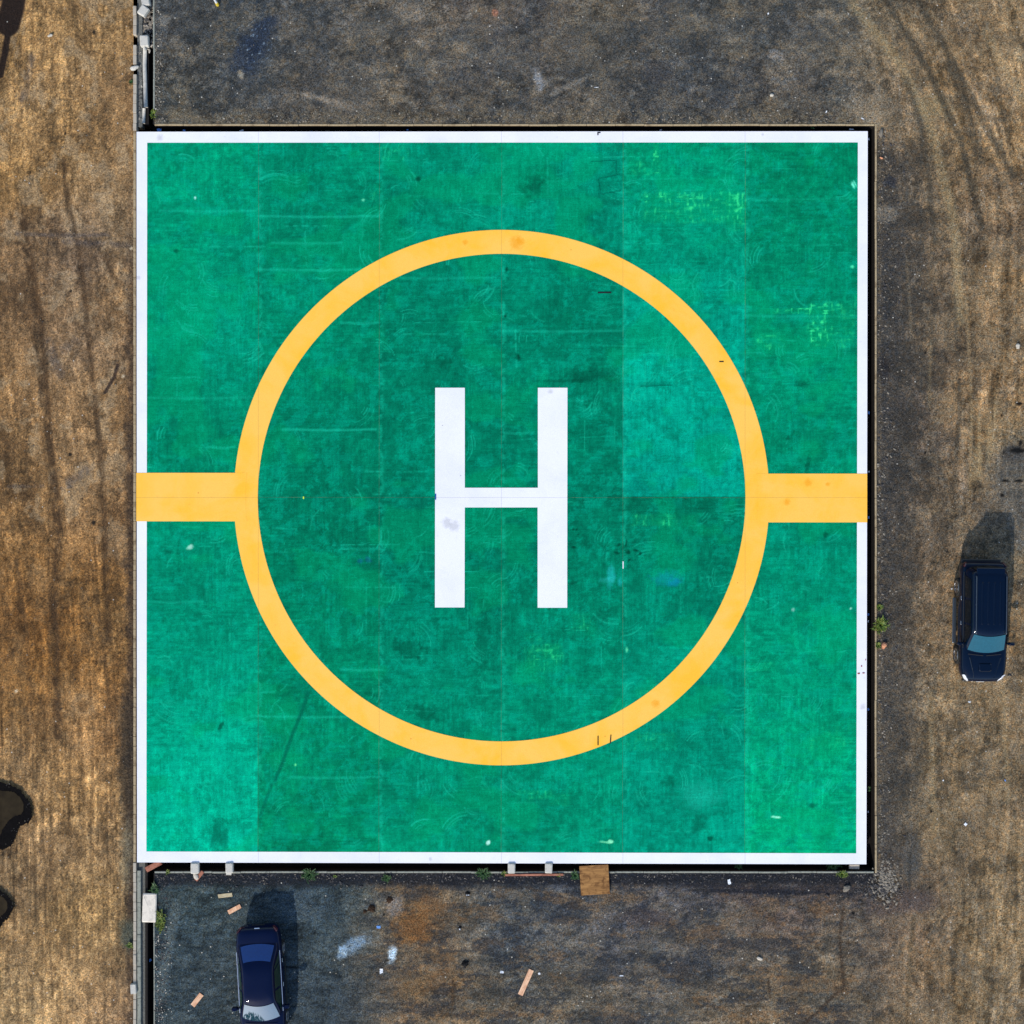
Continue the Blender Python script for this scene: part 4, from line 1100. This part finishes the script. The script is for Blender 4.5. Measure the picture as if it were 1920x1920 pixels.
# ------------------------------------------------------------------ blocks, planks, boards
def place_box(name, px, py, sx, sy, sz, rz, mat, label, cat, z=0.0, bev=0.015, jag=0.0, group=None, rot=None):
    m = rbox(sx, sy, sz, 0, (0, 0), bev, jag)
    x, y = P(px, py, z+sz)
    o = link(name, mesh(name, m.v, m.f, mat), None, (x, y, z), rot or (0, 0, R(rz)))
    return tag(o, label, cat, group)
GB = "concrete blocks bridging the bottom drain"
place_box("concrete_block", 365, 1628.5, .33, .44, .20, 0, M['block'], "leftmost pale concrete block bridging the drain under the helipad", "block", 0.03, .03, 0.008, GB)
place_box("concrete_block", 429.5, 1628, .30, .42, .20, 1, M['block'], "pale concrete block bridging the bottom drain, second from the left", "block", 0.03, .03, 0.008, GB)
place_box("concrete_block", 428.8, 1637, .22, .18, .08, 0, M['block'], "thin pale block peeping out below the second drain block", "block", 0.0, .01, 0.006)
place_box("concrete_block", 959, 1628.6, .30, .42, .20, 0, M['block'], "grey concrete block over the left end of the thin long board", "block", 0.03, .03, 0.008, GB)
place_box("concrete_block", 1029, 1628.2, .30, .42, .20, -1, M['block'], "grey concrete block over the right end of the thin long board", "block", 0.03, .03, 0.008, GB)
place_box("concrete_slab", 279.5, 1702.5, .56, 1.15, .10, -1, M['white_slab'], "whitish concrete slab covering the lower left drain", "slab", 0.03, .02, 0.02)
place_box("concrete_brick", 1602, 1625.5, .42, .18, .12, 0, M['stone_pale'], "white brick lying in the drain at the bottom right corner", "brick", -0.25, .01, 0.008)
place_box("concrete_block", 267.5, 19, .34, .40, .22, -32, M['block'], "tilted grey block on the rubble in the upper left drain", "block", -0.02, .03, 0.01)
place_box("concrete_block", 270, 76, .34, .46, .22, 3, M['block'], "upright grey block at the broken end of the pipe, upper left drain", "block", -0.05, .03, 0.01)
place_box("concrete_block", 272, 2, .34, .34, .20, 10, M['block'], "grey block cut by the top edge of the picture in the left drain", "block", -0.03, .03, 0.01)
place_box("kerb_stone", 252.3, 1800, .12, .41, .30, 0, M['kerb'], "kerb stone pushed out of line to the left, lower left", "kerb stone", -0.2, .01)
place_box("kerb_stone", 249.5, 1855, .24, .40, .30, 3, M['block'], "grey kerb stone knocked out of the row onto the dirt road", "kerb stone", -0.15, .02, 0.01)
place_box("plywood_sheet", 1115, 1650, 1.18, 1.20, .035, 3.5, M['ply'], "square brown plywood sheet leaning over the bottom drain", "plywood", 0.10, .004, 0.004)
place_box("wood_plank", 1001.5, 1640.5, 2.40, .085, .07, 0.3, M['plank_red'], "thin long board lying under two grey blocks below the helipad", "plank", 0.0, .006, 0.003)
place_box("wood_plank", 986, 1842, .21, 1.12, .03, -24, M['plank'], "long light brown plank on the ground below the middle of the helipad", "plank", 0.01, .004, 0.006)
place_box("wood_plank", 369.5, 1875, .20, .60, .03, -38, M['plank'], "pinkish short plank left of the sedan", "plank", 0.01, .004, 0.006)
place_box("wood_plank", 439.5, 1705, .56, .17, .03, 28, M['plank'], "light tan plank above the rear of the sedan", "plank", 0.01, .004, 0.008)
place_box("wood_plank", 422, 1679, .58, .15, .02, 8, M['plank_pale'], "faded dusty plank farther above the sedan", "plank", 0.005, .004, 0.02)
place_box("wood_plank", 373.5, 1642.5, .46, .14, .05, 52, M['plank_red'], "reddish plank leaning by the leftmost drain block", "plank", 0.02, .004, 0.006)
place_box("wood_plank", 287.5, 1624, .70, .22, .05, 27, M['plank_red'], "reddish plank across the bottom left corner of the drain", "plank", -0.10, .004, 0.01)
# marker post cut by the upper edge of the picture
mp = empty("marker_post", ((408-960)/S, (960-9)/S, 0)); tag(mp, "thin pale post with yellow foot at the top edge of the picture", "post")
v, f = tube([(0, 0, 0), (0, 0, 0)], 0.05)
def cyl(name, r0, r1, z0, z1, mat, parent, n=14):
    v = []; f = []
    for (r, z) in ((r0, z0), (r1, z1)):
        for k in range(n): v.append((r*math.cos(6.2832*k/n), r*math.sin(6.2832*k/n), z))
    for k in range(n): f.append((k, (k+1) % n, n+(k+1) % n, n+k))
    f.append(tuple(range(n))[::-1]); f.append(tuple(range(n, 2*n)))
    return link(name, mesh(name, v, f, mat), parent)
cyl("foot", 0.07, 0.06, 0, 0.25, M['yellow_plain'], mp); cyl("post", 0.045, 0.045, 0.25, 0.8, M['post_white'], mp)

# ------------------------------------------------------------------ weeds
def tuft(px, py, rx, ry, n, hgt, mat, label, z=0.0, seed=1):
    rnd = random.Random(seed); v = []; f = []
    for _ in range(n):
        a = rnd.uniform(0, 6.28); q = min(1.25, abs(rnd.gauss(0, .6)))
        bx, by = rx*q*math.cos(a)*0.75, ry*q*math.sin(a)*0.75
        d = a + rnd.uniform(-1.1, 1.1); l = hgt*rnd.uniform(0.5, 1.2); w = rnd.uniform(0.008, 0.02)
        out = l*rnd.uniform(0.35, 0.9)
        nx, ny = -math.sin(d)*w, math.cos(d)*w
        p1 = (bx+math.cos(d)*out*0.4, by+math.sin(d)*out*0.4, l*0.6); p2 = (bx+math.cos(d)*out, by+math.sin(d)*out, l*rnd.uniform(0.55, 0.85))
        k = len(v)
        v += [(bx-nx, by-ny, 0), (bx+nx, by+ny, 0), (p1[0]+nx*1.2, p1[1]+ny*1.2, p1[2]), (p1[0]-nx*1.2, p1[1]-ny*1.2, p1[2]), p2]
        f += [(k, k+1, k+2, k+3), (k+3, k+2, k+4)]
    o = link("weed_tuft", mesh("weed_tuft", v, f, mat), None, ((px-960)/S, (960-py)/S, z))
    return tag(o, label, "weeds", "weeds growing along the drains")
g1, g2 = M['grass'], M['grass_dark']
for i, a in enumerate((
    (301,1724,.20,.50,420,.16,g1,"large patch of green weeds right of the whitish slab",0),
    (290,1667,.14,.20,130,.22,g2,"dark green weeds hanging into the drain above the whitish slab",-.05),
    (315,1635,.08,.08,50,.10,g1,"small green weeds on the drain lip near the bottom left corner",0),
    (581,1638,.30,.24,200,.24,g2,"dark green weeds at the bottom drain, left of the middle",0),
    (629,1643,.06,.05,26,.10,g1,"tiny bright weed below the bottom drain, left of the middle",0),
    (725,1645,.20,.18,110,.14,g2,"thin dark weeds below the bottom drain between two slab joints",0),
    (906,1636,.26,.20,200,.22,g2,"bushy green weeds left of the thin long board",0),
    (945,1637,.08,.08,60,.12,g1,"small weeds touching the left end of the thin long board",0),
    (1078,1640,.12,.16,110,.18,g2,"green weeds against the left side of the plywood sheet",0),
    (1046,1641,.08,.06,40,.10,g1,"low weeds by the right end of the thin long board",0),
    (1578,1638,.20,.10,150,.18,g1,"bright green weeds on the bottom drain near the right corner",0),
    (1565,1626,.28,.12,150,.20,g2,"dark weeds growing inside the bottom drain near the right corner",-.3),
    (1386,1627,.14,.10,60,.16,g2,"faint weeds inside the bottom drain right of the plywood",-.3),
    (1650,1172,.24,.28,320,.26,g1,"largest bush of bright green weeds right of the helipad",0),
    (1648,1138,.10,.12,90,.14,g1,"small green weeds above the largest bush right of the helipad",0),
    (1646,1210,.09,.12,80,.12,g1,"small green weeds left of the orange brown rock",0),
    (288,214,.14,.20,130,.14,g1,"yellowish weeds at the lower end of the upper left drain",-.08),
    (244,1772,.14,.14,90,.12,g1,"yellow green weeds at the kerb on the dirt road, lower left",0),
    (246,155,.06,.14,50,.10,g2,"dark weeds on the road side of the kerb, upper left",0),
    (1524,237.5,.05,.05,24,.10,g2,"tiny green weed in the top drain near the right corner",-.15),
    (1631,1480,.04,.08,24,.12,g2,"tiny green weed in the right drain near its bottom",-.2))):
    tuft(*a[:8], z=a[8], seed=i+3)

# ------------------------------------------------------------------ cars
def bake(o):
    """apply modifiers without operators"""
    dg = bpy.context.evaluated_depsgraph_get()
    me = bpy.data.meshes.new_from_object(o.evaluated_get(dg))
    o.modifiers.clear(); o.data = me
    return o

def loft_rings(name, rings, mat, parent, sub=1, smooth=True, caps=True):
    n = len(rings[0]); v = [p for r in rings for p in r]; f = []
    for i in range(len(rings)-1):
        for k in range(n):
            f.append((i*n+k, i*n+(k+1) % n, (i+1)*n+(k+1) % n, (i+1)*n+k))
    if caps:
        f.append(tuple(range(n))[::-1]); f.append(tuple(range((len(rings)-1)*n, len(rings)*n)))
    me = mesh(name, v, f, mat, smooth)
    bm = bmesh.new(); bm.from_mesh(me); bmesh.ops.recalc_face_normals(bm, faces=bm.faces); bm.to_mesh(me); bm.free()
    o = link(name, me, parent)
    if sub:
        s_ = o.modifiers.new("s", 'SUBSURF'); s_.levels = sub; s_.render_levels = sub
        bake(o); o.data.polygons.foreach_set("use_smooth", [True]*len(o.data.polygons))
    return o

def interp(tabl, t):
    if t <= tabl[0][0]: return tabl[0][1:]
    for a, b in zip(tabl[:-1], tabl[1:]):
        if t <= b[0]:
            u = (t-a[0])/(b[0]-a[0]); return tuple(p*(1-u)+q*u for p, q in zip(a[1:], b[1:]))
    return tabl[-1][1:]

def car(name, label, loc, rz, spec):
    t = empty(name, loc, rz); tag(t, label, "car")
    pm = spec['paint']
    # body: rings across the length
    rings = []
    for (y, hw, zb, zs, zt) in spec['body']:
        half = [(0, zb), (hw*.80, zb), (hw*.95, zb+.05), (hw*.985, zb+.45*(zs-zb)), (hw, zb+.62*(zs-zb)), (hw*.985, zs-.06), (hw*.94, zs+.0), (hw*.80, zs+(zt-zs)*.7), (hw*.42, zt), (0, zt+.008)]
        ring = [(x, y, z) for x, z in half] + [(-x, y, z) for x, z in half[-2:0:-1]]
        rings.append(ring)
    body = loft_rings("body", rings, pm, t, 1)
    # wheel arches cut out
    for (sy) in (spec['axf'], spec['axr']):
        v = []; f = []; n = 28; rr = spec['wr']+.06
        for (x) in (-1.2, 1.2):
            for k in range(n): v.append((x, sy+rr*math.cos(6.28319*k/n), spec['wr']+rr*math.sin(6.28319*k/n)))
        for k in range(n): f.append((k, (k+1) % n, n+(k+1) % n, n+k))
        f.append(tuple(range(n))); f.append(tuple(range(n, 2*n))[::-1])
        c_ = bpy.data.objects.new("cut", mesh("cut", v, f)); col.objects.link(c_)
        bm = bmesh.new(); bm.from_mesh(c_.data); bmesh.ops.recalc_face_normals(bm, faces=bm.faces); bm.to_mesh(c_.data); bm.free()
        c_.parent = t
        bpy.context.view_layer.update()
        md = body.modifiers.new("b", 'BOOLEAN'); md.operation = 'DIFFERENCE'; md.object = c_; md.solver = 'EXACT'
        bake(body); bpy.data.objects.remove(c_)
    mb = MB(); hw = spec['hw']
    mb.box(-hw*.80, hw*.80, spec['axf']-.5, spec['axr']+.5, .22, .70); mb.build("underbody", M['trim'], t)
    # cabin
    lev = spec['cabin']             # (z, y_front, y_rear, half width, front bulge)
    def outline(z, off=0.0, nfr=8):
        yf, yr, w, bl = interp(lev, z)
        yf -= off; yr += off; w += off
        pts = []
        for i in range(nfr+1):
            s_ = -1+2*i/nfr; pts.append((s_*w*.90, yf+bl*s_*s_, z))
        pts.append((w*.985, yf+bl+.09, z))
        ys = np.linspace(yf+bl+.30, yr-bl*.6-.25, 6)
        pts += [(w, float(y), z) for y in ys]
        pts.append((w*.98, yr-bl*.6-.07, z))
        for i in range(nfr+1):
            s_ = 1-2*i/nfr; pts.append((s_*w*.88, yr-bl*.6*s_*s_, z))
        pts.append((-w*.98, yr-bl*.6-.07, z))
        pts += [(-w, float(y), z) for y in ys[::-1]]
        pts.append((-w*.985, yf+bl+.09, z))
        return pts
    rings = []
    for (z, *_r) in lev: rings.append(outline(z))
    ztop = lev[-1][0]
    last = rings[-1]
    cy = sum(p[1] for p in last)/len(last)
    for k_, dz in ((.86, .016), (.6, .030), (.3, .036)):
        rings.append([(p[0]*k_, cy+(p[1]-cy)*k_, ztop+dz) for p in last])
    loft_rings("roof", rings, pm, t, 1)
    def pane(nm, fn, mat, nu=10, nv=5):
        v = []; f = []
        for j in range(nv+1):
            for i in range(nu+1): v.append(fn(i/nu, j/nv))
        for j in range(nv):
            for i in range(nu):
                a = j*(nu+1)+i; f.append((a, a+1, a+nu+2, a+nu+1))
        me = mesh(nm, v, f, mat, True)
        return link(nm, me, t)
    def front(u, w_):
        z = spec['ws'][0]+(spec['ws'][1]-spec['ws'][0])*w_; yf, yr, hw_, bl = interp(lev, z); s_ = (-1+2*u)
        return (s_*hw_*spec['ws'][2], yf+bl*(s_*spec['ws'][2]/.90)**2-.012, z+.012)
    pane("windscreen", front, spec['screen'])
    def rear(u, w_):
        z = spec['rw'][0]+(spec['rw'][1]-spec['rw'][0])*w_; yf, yr, hw_, bl = interp(lev, z); s_ = (1-2*u)
        return (s_*hw_*spec['rw'][2], yr-bl*.6*(s_*spec['rw'][2]/.88)**2+.012, z+.012)
    pane("rear_window", rear, spec['rearglass'])
    for sd in (-1, 1):
        for (yb0, yt0, yb1, yt1) in spec['side']:
            def side(u, w_, sd=sd):
                z = spec['sz'][0]+(spec['sz'][1]-spec['sz'][0])*w_; yf, yr, hw_, bl = interp(lev, z)
                ya = yb0*(1-w_)+yt0*w_; yb = yb1*(1-w_)+yt1*w_
                uu = u if sd > 0 else 1-u
                return (sd*(hw_+.010), ya+(yb-ya)*uu, z)
            pane("side_window", side, spec['sideglass'], 6, 4)
        # belt trim
        yb_a, yb_b = spec['belt']
        v = []; 
        nseg = 10; f = []
        for i in range(nseg+1):
            y = yb_a+(yb_b-yb_a)*i/nseg
            hw_, zb_, zs_, zt_ = interp(spec['body'], y)
            for dx, dz in ((0, 0), (.022, 0), (.022, .02), (0, .022)):
                v.append((sd*(hw_*.945+dx-.012), y, zs_-.004+dz+.012))
        for i in range(nseg):
            for k in range(4): f.append((i*4+k, i*4+(k+1) % 4, (i+1)*4+(k+1) % 4, (i+1)*4+k))
        f.append((0,1,2,3)); f.append(tuple(range(nseg*4, nseg*4+4)))
        link("belt_trim", mesh("belt_trim", v, f, spec['beltmat']), t)
        # mirror
        my, mz = spec['mirror']
        m_ = MB(); m_.box(0, .10, -.03, .03, -.03, .02)
        m_.box(.06, .29, -.07, .06, -.07, .10, .03)
        me = mesh("wing_mirror", [(sd*(x+hw*.93), y+my, z+mz) for x, y, z in m_.v], m_.f, pm)
        link("wing_mirror", me, t)
        # door gaps
        for gy in spec['gaps']:
            v = []; f = []
            for i in range(7):
                w_ = i/6; hw_, zb_, zs_, zt_ = interp(spec['body'], gy)
                z = zb_+.12+(zs_-zb_-.14)*w_
                for dy in (-.006, .006): v.append((sd*(hw_*(1.0 if w_ < .75 else .99-.04*(w_-.75)*4)+.003), gy+dy, z))
            for i in range(6): f.append((2*i, 2*i+1, 2*i+3, 2*i+2))
            link("door_gap", mesh("door_gap", v, f, M['tyre']), t)
        # door handles
        for hy in spec['handles']:
            m_ = MB(); xh = hw*.99
            m_.box(xh-.01, xh+.012, hy-.08, hy+.08, .82*spec['sz'][0], .82*spec['sz'][0]+.035, .008)
            link("door_handle", mesh("door_handle", [(sd*x, y, z) for x, y, z in m_.v], m_.f, M['chrome']), t)
        # wheels
        for wy in (spec['axf'], spec['axr']):
            w = empty("wheel", (sd*(hw-.115), wy, spec['wr'])); w.parent = t
            r = spec['wr']; prof = [(-.11, r*.62), (-.115, r*.90), (-.085, r*.985), (0, r), (.085, r*.985), (.115, r*.90), (.11, r*.66)]
            n = 32; v = []; f = []
            for (x, q) in prof:
                for k in range(n): v.append((x*sd, q*math.cos(6.28319*k/n), q*math.sin(6.28319*k/n)))
            for i in range(len(prof)-1):
                for k in range(n): f.append((i*n+k, i*n+(k+1) % n, (i+1)*n+(k+1) % n, (i+1)*n+k))
            link("tyre", mesh("tyre", v, f, M['tyre'], True), w)
            v = []; f = []; ns = spec['spokes']
            for (x, q) in ((.112, r*.68), (.120, r*.66), (.118, r*.58), (.05, r*.56), (.04, .0)):
                for k in range(n): v.append((x*sd, q*math.cos(6.28319*k/n), q*math.sin(6.28319*k/n)))
            for i in range(3):
                for k in range(n): f.append((i*n+k, i*n+(k+1) % n, (i+1)*n+(k+1) % n, (i+1)*n+k))
            for s_ in range(ns):
                a = 6.28319*s_/ns; b0 = len(v); ca, sa = math.cos(a), math.sin(a)
                for (q, wd, x) in ((.03, .035, .105), (r*.62, .028, .112)):
                    for sg in (-1, 1):
                        for xx in (x, x-.04):
                            v.append((xx*sd, q*ca-sg*wd*sa, q*sa+sg*wd*ca))
                f += [(b0, b0+2, b0+6, b0+4), (b0, b0+4, b0+5, b0+1), (b0+2, b0+3, b0+7, b0+6)]
            b0 = len(v)
            for k in range(12): v.append((.115*sd, .055*math.cos(.5236*k), .055*math.sin(.5236*k)))
            f.append(tuple(range(b0, b0+12)))
            link("rim", mesh("rim", v, f, M['rim']), w)
        # lamps
        for (nm, ya, yb, wd, mat) in spec['lamps']:
            v = []; f = []; nn = 8; sg = 1 if ya < 0 else -1
            for j in range(nn+1):
                y = ya+(yb-ya)*j/nn; hw_, zb_, zs_, zt_ = interp(spec['body'], y)
                for i in range(4):
                    w_ = i/3; k_ = wd*(1-abs(2*j/nn-1)**3*.7)
                    v.append((sd*(hw_*.985-k_*w_*.8), y+sg*k_*w_*.7, zs_-.05+.075*w_+(zt_-zs_)*.7*w_))
            for j in range(nn):
                for i in range(3):
                    a = j*4+i; f.append((a, a+1, a+5, a+4))
            o = link(nm, mesh(nm, v, f, mat, True), t)
            so = o.modifiers.new("t", 'SOLIDIFY'); so.thickness = .03; so.offset = 0; bake(o)
    for (nm, x0, x1, y0, y1, z0, z1, mat, bev) in spec['extra']:
        m_ = MB(); m_.box(x0, x1, y0, y1, z0, z1, bev); m_.build(nm, mat, t)
    return t

suv = dict(gaps=(-.98,.02,.95), screen=simple('teal_glass', (0.008, 0.075, 0.115, 1), 0.04, 0, 0.35), rearglass=M['glass'], paint=M['suv'], hw=.93, wr=.385, axf=-1.40, axr=1.36, spokes=6, sideglass=M['glass'], beltmat=M['trim'],
    body=[(-2.44,.44,.50,.78,.82),(-2.41,.62,.44,.86,.90),(-2.32,.77,.36,.96,1.02),(-2.12,.885,.30,1.03,1.11),(-1.75,.925,.28,1.07,1.17),(-1.25,.93,.27,1.09,1.20),(-1.0,.93,.27,1.10,1.16),
          (0,.93,.27,1.11,1.14),(1.2,.93,.27,1.12,1.15),(1.9,.925,.30,1.12,1.15),(2.22,.90,.36,1.10,1.13),(2.37,.83,.42,1.00,1.04),(2.42,.68,.50,.86,.90)],
    cabin=[(1.08,-1.40,2.30,.86,.14),(1.14,-1.31,2.28,.845,.14),(1.45,-.85,2.22,.775,.12),(1.66,-.545,2.12,.715,.10),(1.735,-.42,2.04,.68,.09),(1.775,-.30,1.94,.615,.08)],
    ws=(1.20,1.665,.88), rw=(1.22,1.62,.80), sz=(1.17,1.62),
    side=[(-.92,-.46,-.10,-.12),(.00,-.04,.90,.88),(1.00,.98,1.88,1.72)], belt=(-1.05,2.0), mirror=(-.86,1.18), handles=(-.05,.95),
    lamps=[("headlight",-2.41,-2.14,.085,M['lamp']),("tail_light",2.40,2.25,.07,M['lamp_red'])],
    extra=[("side_step",-1.07,-.93,-.92,.92,.36,.42,M['step'],.015),("side_step",.93,1.07,-.92,.92,.36,.42,M['step'],.015),
           ("front_bumper",-.70,.70,-2.46,-2.36,.42,.62,M['trim'],.03),("grille",-.42,.42,-2.435,-2.36,.66,.84,M['chrome'],.02),("number_plate",-.16,.16,-2.475,-2.44,.52,.62,M['plate'],.004),
           ("rear_bumper",-.80,.80,2.34,2.50,.42,.62,M['trim'],.03),
           ("hood_scoop",-.25,.25,-1.98,-1.66,1.135,1.215,M['suv'],.03),("scoop_mouth",-.20,.20,-1.995,-1.975,1.15,1.19,M['trim'],0),
           ("roof_spoiler",-.56,.56,1.90,2.20,1.70,1.755,M['suv'],.02),
           ("fender_mirror",.84,1.00,-2.14,-2.11,1.10,1.13,M['trim'],.005),("fender_mirror_head",.96,1.06,-2.16,-2.05,1.10,1.20,M['trim'],.02)])
so = car("parked_suv", "black four wheel drive parked at the right with hood scoop and roof rails", (19.02, -4.42, 0), R(-0.6), suv)
for sd in (-1, 1):
    m_ = MB(); x = .60*sd
    m_.box(x-.018, x+.018, -.42, 1.86, 1.825, 1.855, .008)
    for y in (-.42, .70, 1.82): m_.box(x-.016, x+.016, y, y+.06, 1.74, 1.826)
    m_.build("roof_rail", M['step'], so)
for x in (-.36, -.12, .12, .36):
    m_ = MB(); m_.box(x-.03, x+.03, -.05, 1.62, 1.795, 1.822, .012); m_.build("roof_rib", M['suv'], so)
m_ = MB(); m_.add([(-.70,-1.30,1.205),(-.10,-1.36,1.215),(-.10,-1.34,1.225),(-.70,-1.28,1.215)], [(0,1,2,3)]); m_.add([(0.02,-1.36,1.215),(.62,-1.30,1.205),(.62,-1.28,1.215),(0.02,-1.34,1.225)], [(0,1,2,3)])
m_.build("wiper", M['tyre'], so)

for sd in (-1, 1):
    m_ = MB(); p = [(.62, -1.42, 1.185), (.50, -1.85, 1.145), (.40, -2.26, 1.04)]
    for a, b in zip(p[:-1], p[1:]):
        m_.add([(sd*(a[0]-.03), a[1], a[2]-.01), (sd*(a[0]+.03), a[1], a[2]-.01), (sd*a[0], a[1], a[2]+.022), (sd*(b[0]-.03), b[1], b[2]-.01), (sd*(b[0]+.03), b[1], b[2]-.01), (sd*b[0], b[1], b[2]+.022)], [(0,2,5,3), (1,4,5,2), (0,1,2), (3,5,4)])
    m_.build("hood_crease", M['suv'], so)
sed = dict(gaps=(-.95,.02,.88), screen=M['glass_screen'], rearglass=simple('sky_blue_glass', (0.002, 0.030, 0.15, 1), 0.05, 0, 0.9, 0.5), paint=M['sedan'], hw=.875, wr=.32, axf=-1.42, axr=1.24, spokes=7, sideglass=M['glass_green'], beltmat=M['chrome'],  # sky reflection put into the rear glass as a blue base colour
    body=[(-2.30,.42,.36,.56,.60),(-2.27,.60,.30,.62,.67),(-2.15,.76,.25,.70,.77),(-1.90,.83,.22,.76,.85),(-1.50,.865,.20,.82,.92),(-1.2,.873,.20,.86,.95),(-.9,.875,.20,.88,.93),
          (0,.875,.20,.90,.93),(1.0,.873,.20,.92,.96),(1.5,.865,.22,.94,1.01),(1.9,.84,.26,.94,1.03),(2.13,.79,.30,.92,1.02),(2.23,.70,.36,.84,.93),(2.27,.50,.42,.72,.78)],
    cabin=[(.86,-1.46,1.98,.80,.16),(.95,-1.38,1.84,.785,.16),(1.10,-1.08,1.52,.715,.14),(1.25,-.78,1.24,.635,.12),(1.345,-.57,1.02,.575,.10),(1.385,-.42,.86,.53,.08)],
    ws=(.985,1.315,.92), rw=(1.04,1.315,.86), sz=(.97,1.27),
    side=[(-.95,-.44,-.06,-.10),(.02,-.02,.92,.66),(.98,.72,1.32,.80)], belt=(-1.0,1.35), mirror=(-.80,.97), handles=(.0,.92),
    lamps=[("headlight",-2.26,-1.98,.09,M['lamp']),("tail_light",2.25,2.12,.05,M['lamp_red'])],
    extra=[("grille",-.34,.34,-2.32,-2.26,.50,.62,M['chrome'],.02),("number_plate",-.24,.24,2.265,2.285,.60,.72,M['trim'],.003),
           ("sill",-.885,-.86,-1.0,.85,.22,.30,M['trim'],.008),("sill",.86,.885,-1.0,.85,.22,.30,M['trim'],.008),
           ("trunk_handle",-.10,.10,2.21,2.25,.95,.975,M['chrome'],.006)])
se = car("parked_sedan", "dark blue sedan cut by the bottom edge of the picture", (-10.16, -19.12, 0), R(3.0), sed)
se.scale = (1.06, 1.05, 1.03)
m_ = MB(); m_.add([(-.66,-1.42,.958),(.60,-1.50,.966),(.60,-1.47,.975),(-.66,-1.39,.967)], [(0,1,2,3)]); m_.build("wiper", M['tyre'], se)

# ------------------------------------------------------------------ a bush just off the lower edge, mirrored in the sedan windscreen
bs_v = []; bs_f = []; rnd = random.Random(77)
for _ in range(2600):
    p = Vector((rnd.gauss(0,1), rnd.gauss(0,1), rnd.gauss(0,1))).normalized()*rnd.random()**.33
    p = Vector((p.x*2.1, p.y*1.2, 1.55+p.z*1.45)); a = Vector((rnd.gauss(0,1), rnd.gauss(0,1), rnd.gauss(0,1))).normalized(); b = a.orthogonal().normalized(); k = len(bs_v); q = rnd.uniform(.09, .17)
    bs_v += [tuple(p-a*q), tuple(p+b*q*.5), tuple(p+a*q), tuple(p-b*q*.5)]; bs_f.append((k, k+1, k+2, k+3))
bsh = empty("leafy_bush", (-11.55, -26.8, 0)); bsh.scale = (1.25, 1.2, 1.05); tag(bsh, "dense dark bush below the picture, mirrored in the sedan windscreen", "bush")
link("crown", mesh("crown", bs_v, bs_f, M['leaf']), bsh)
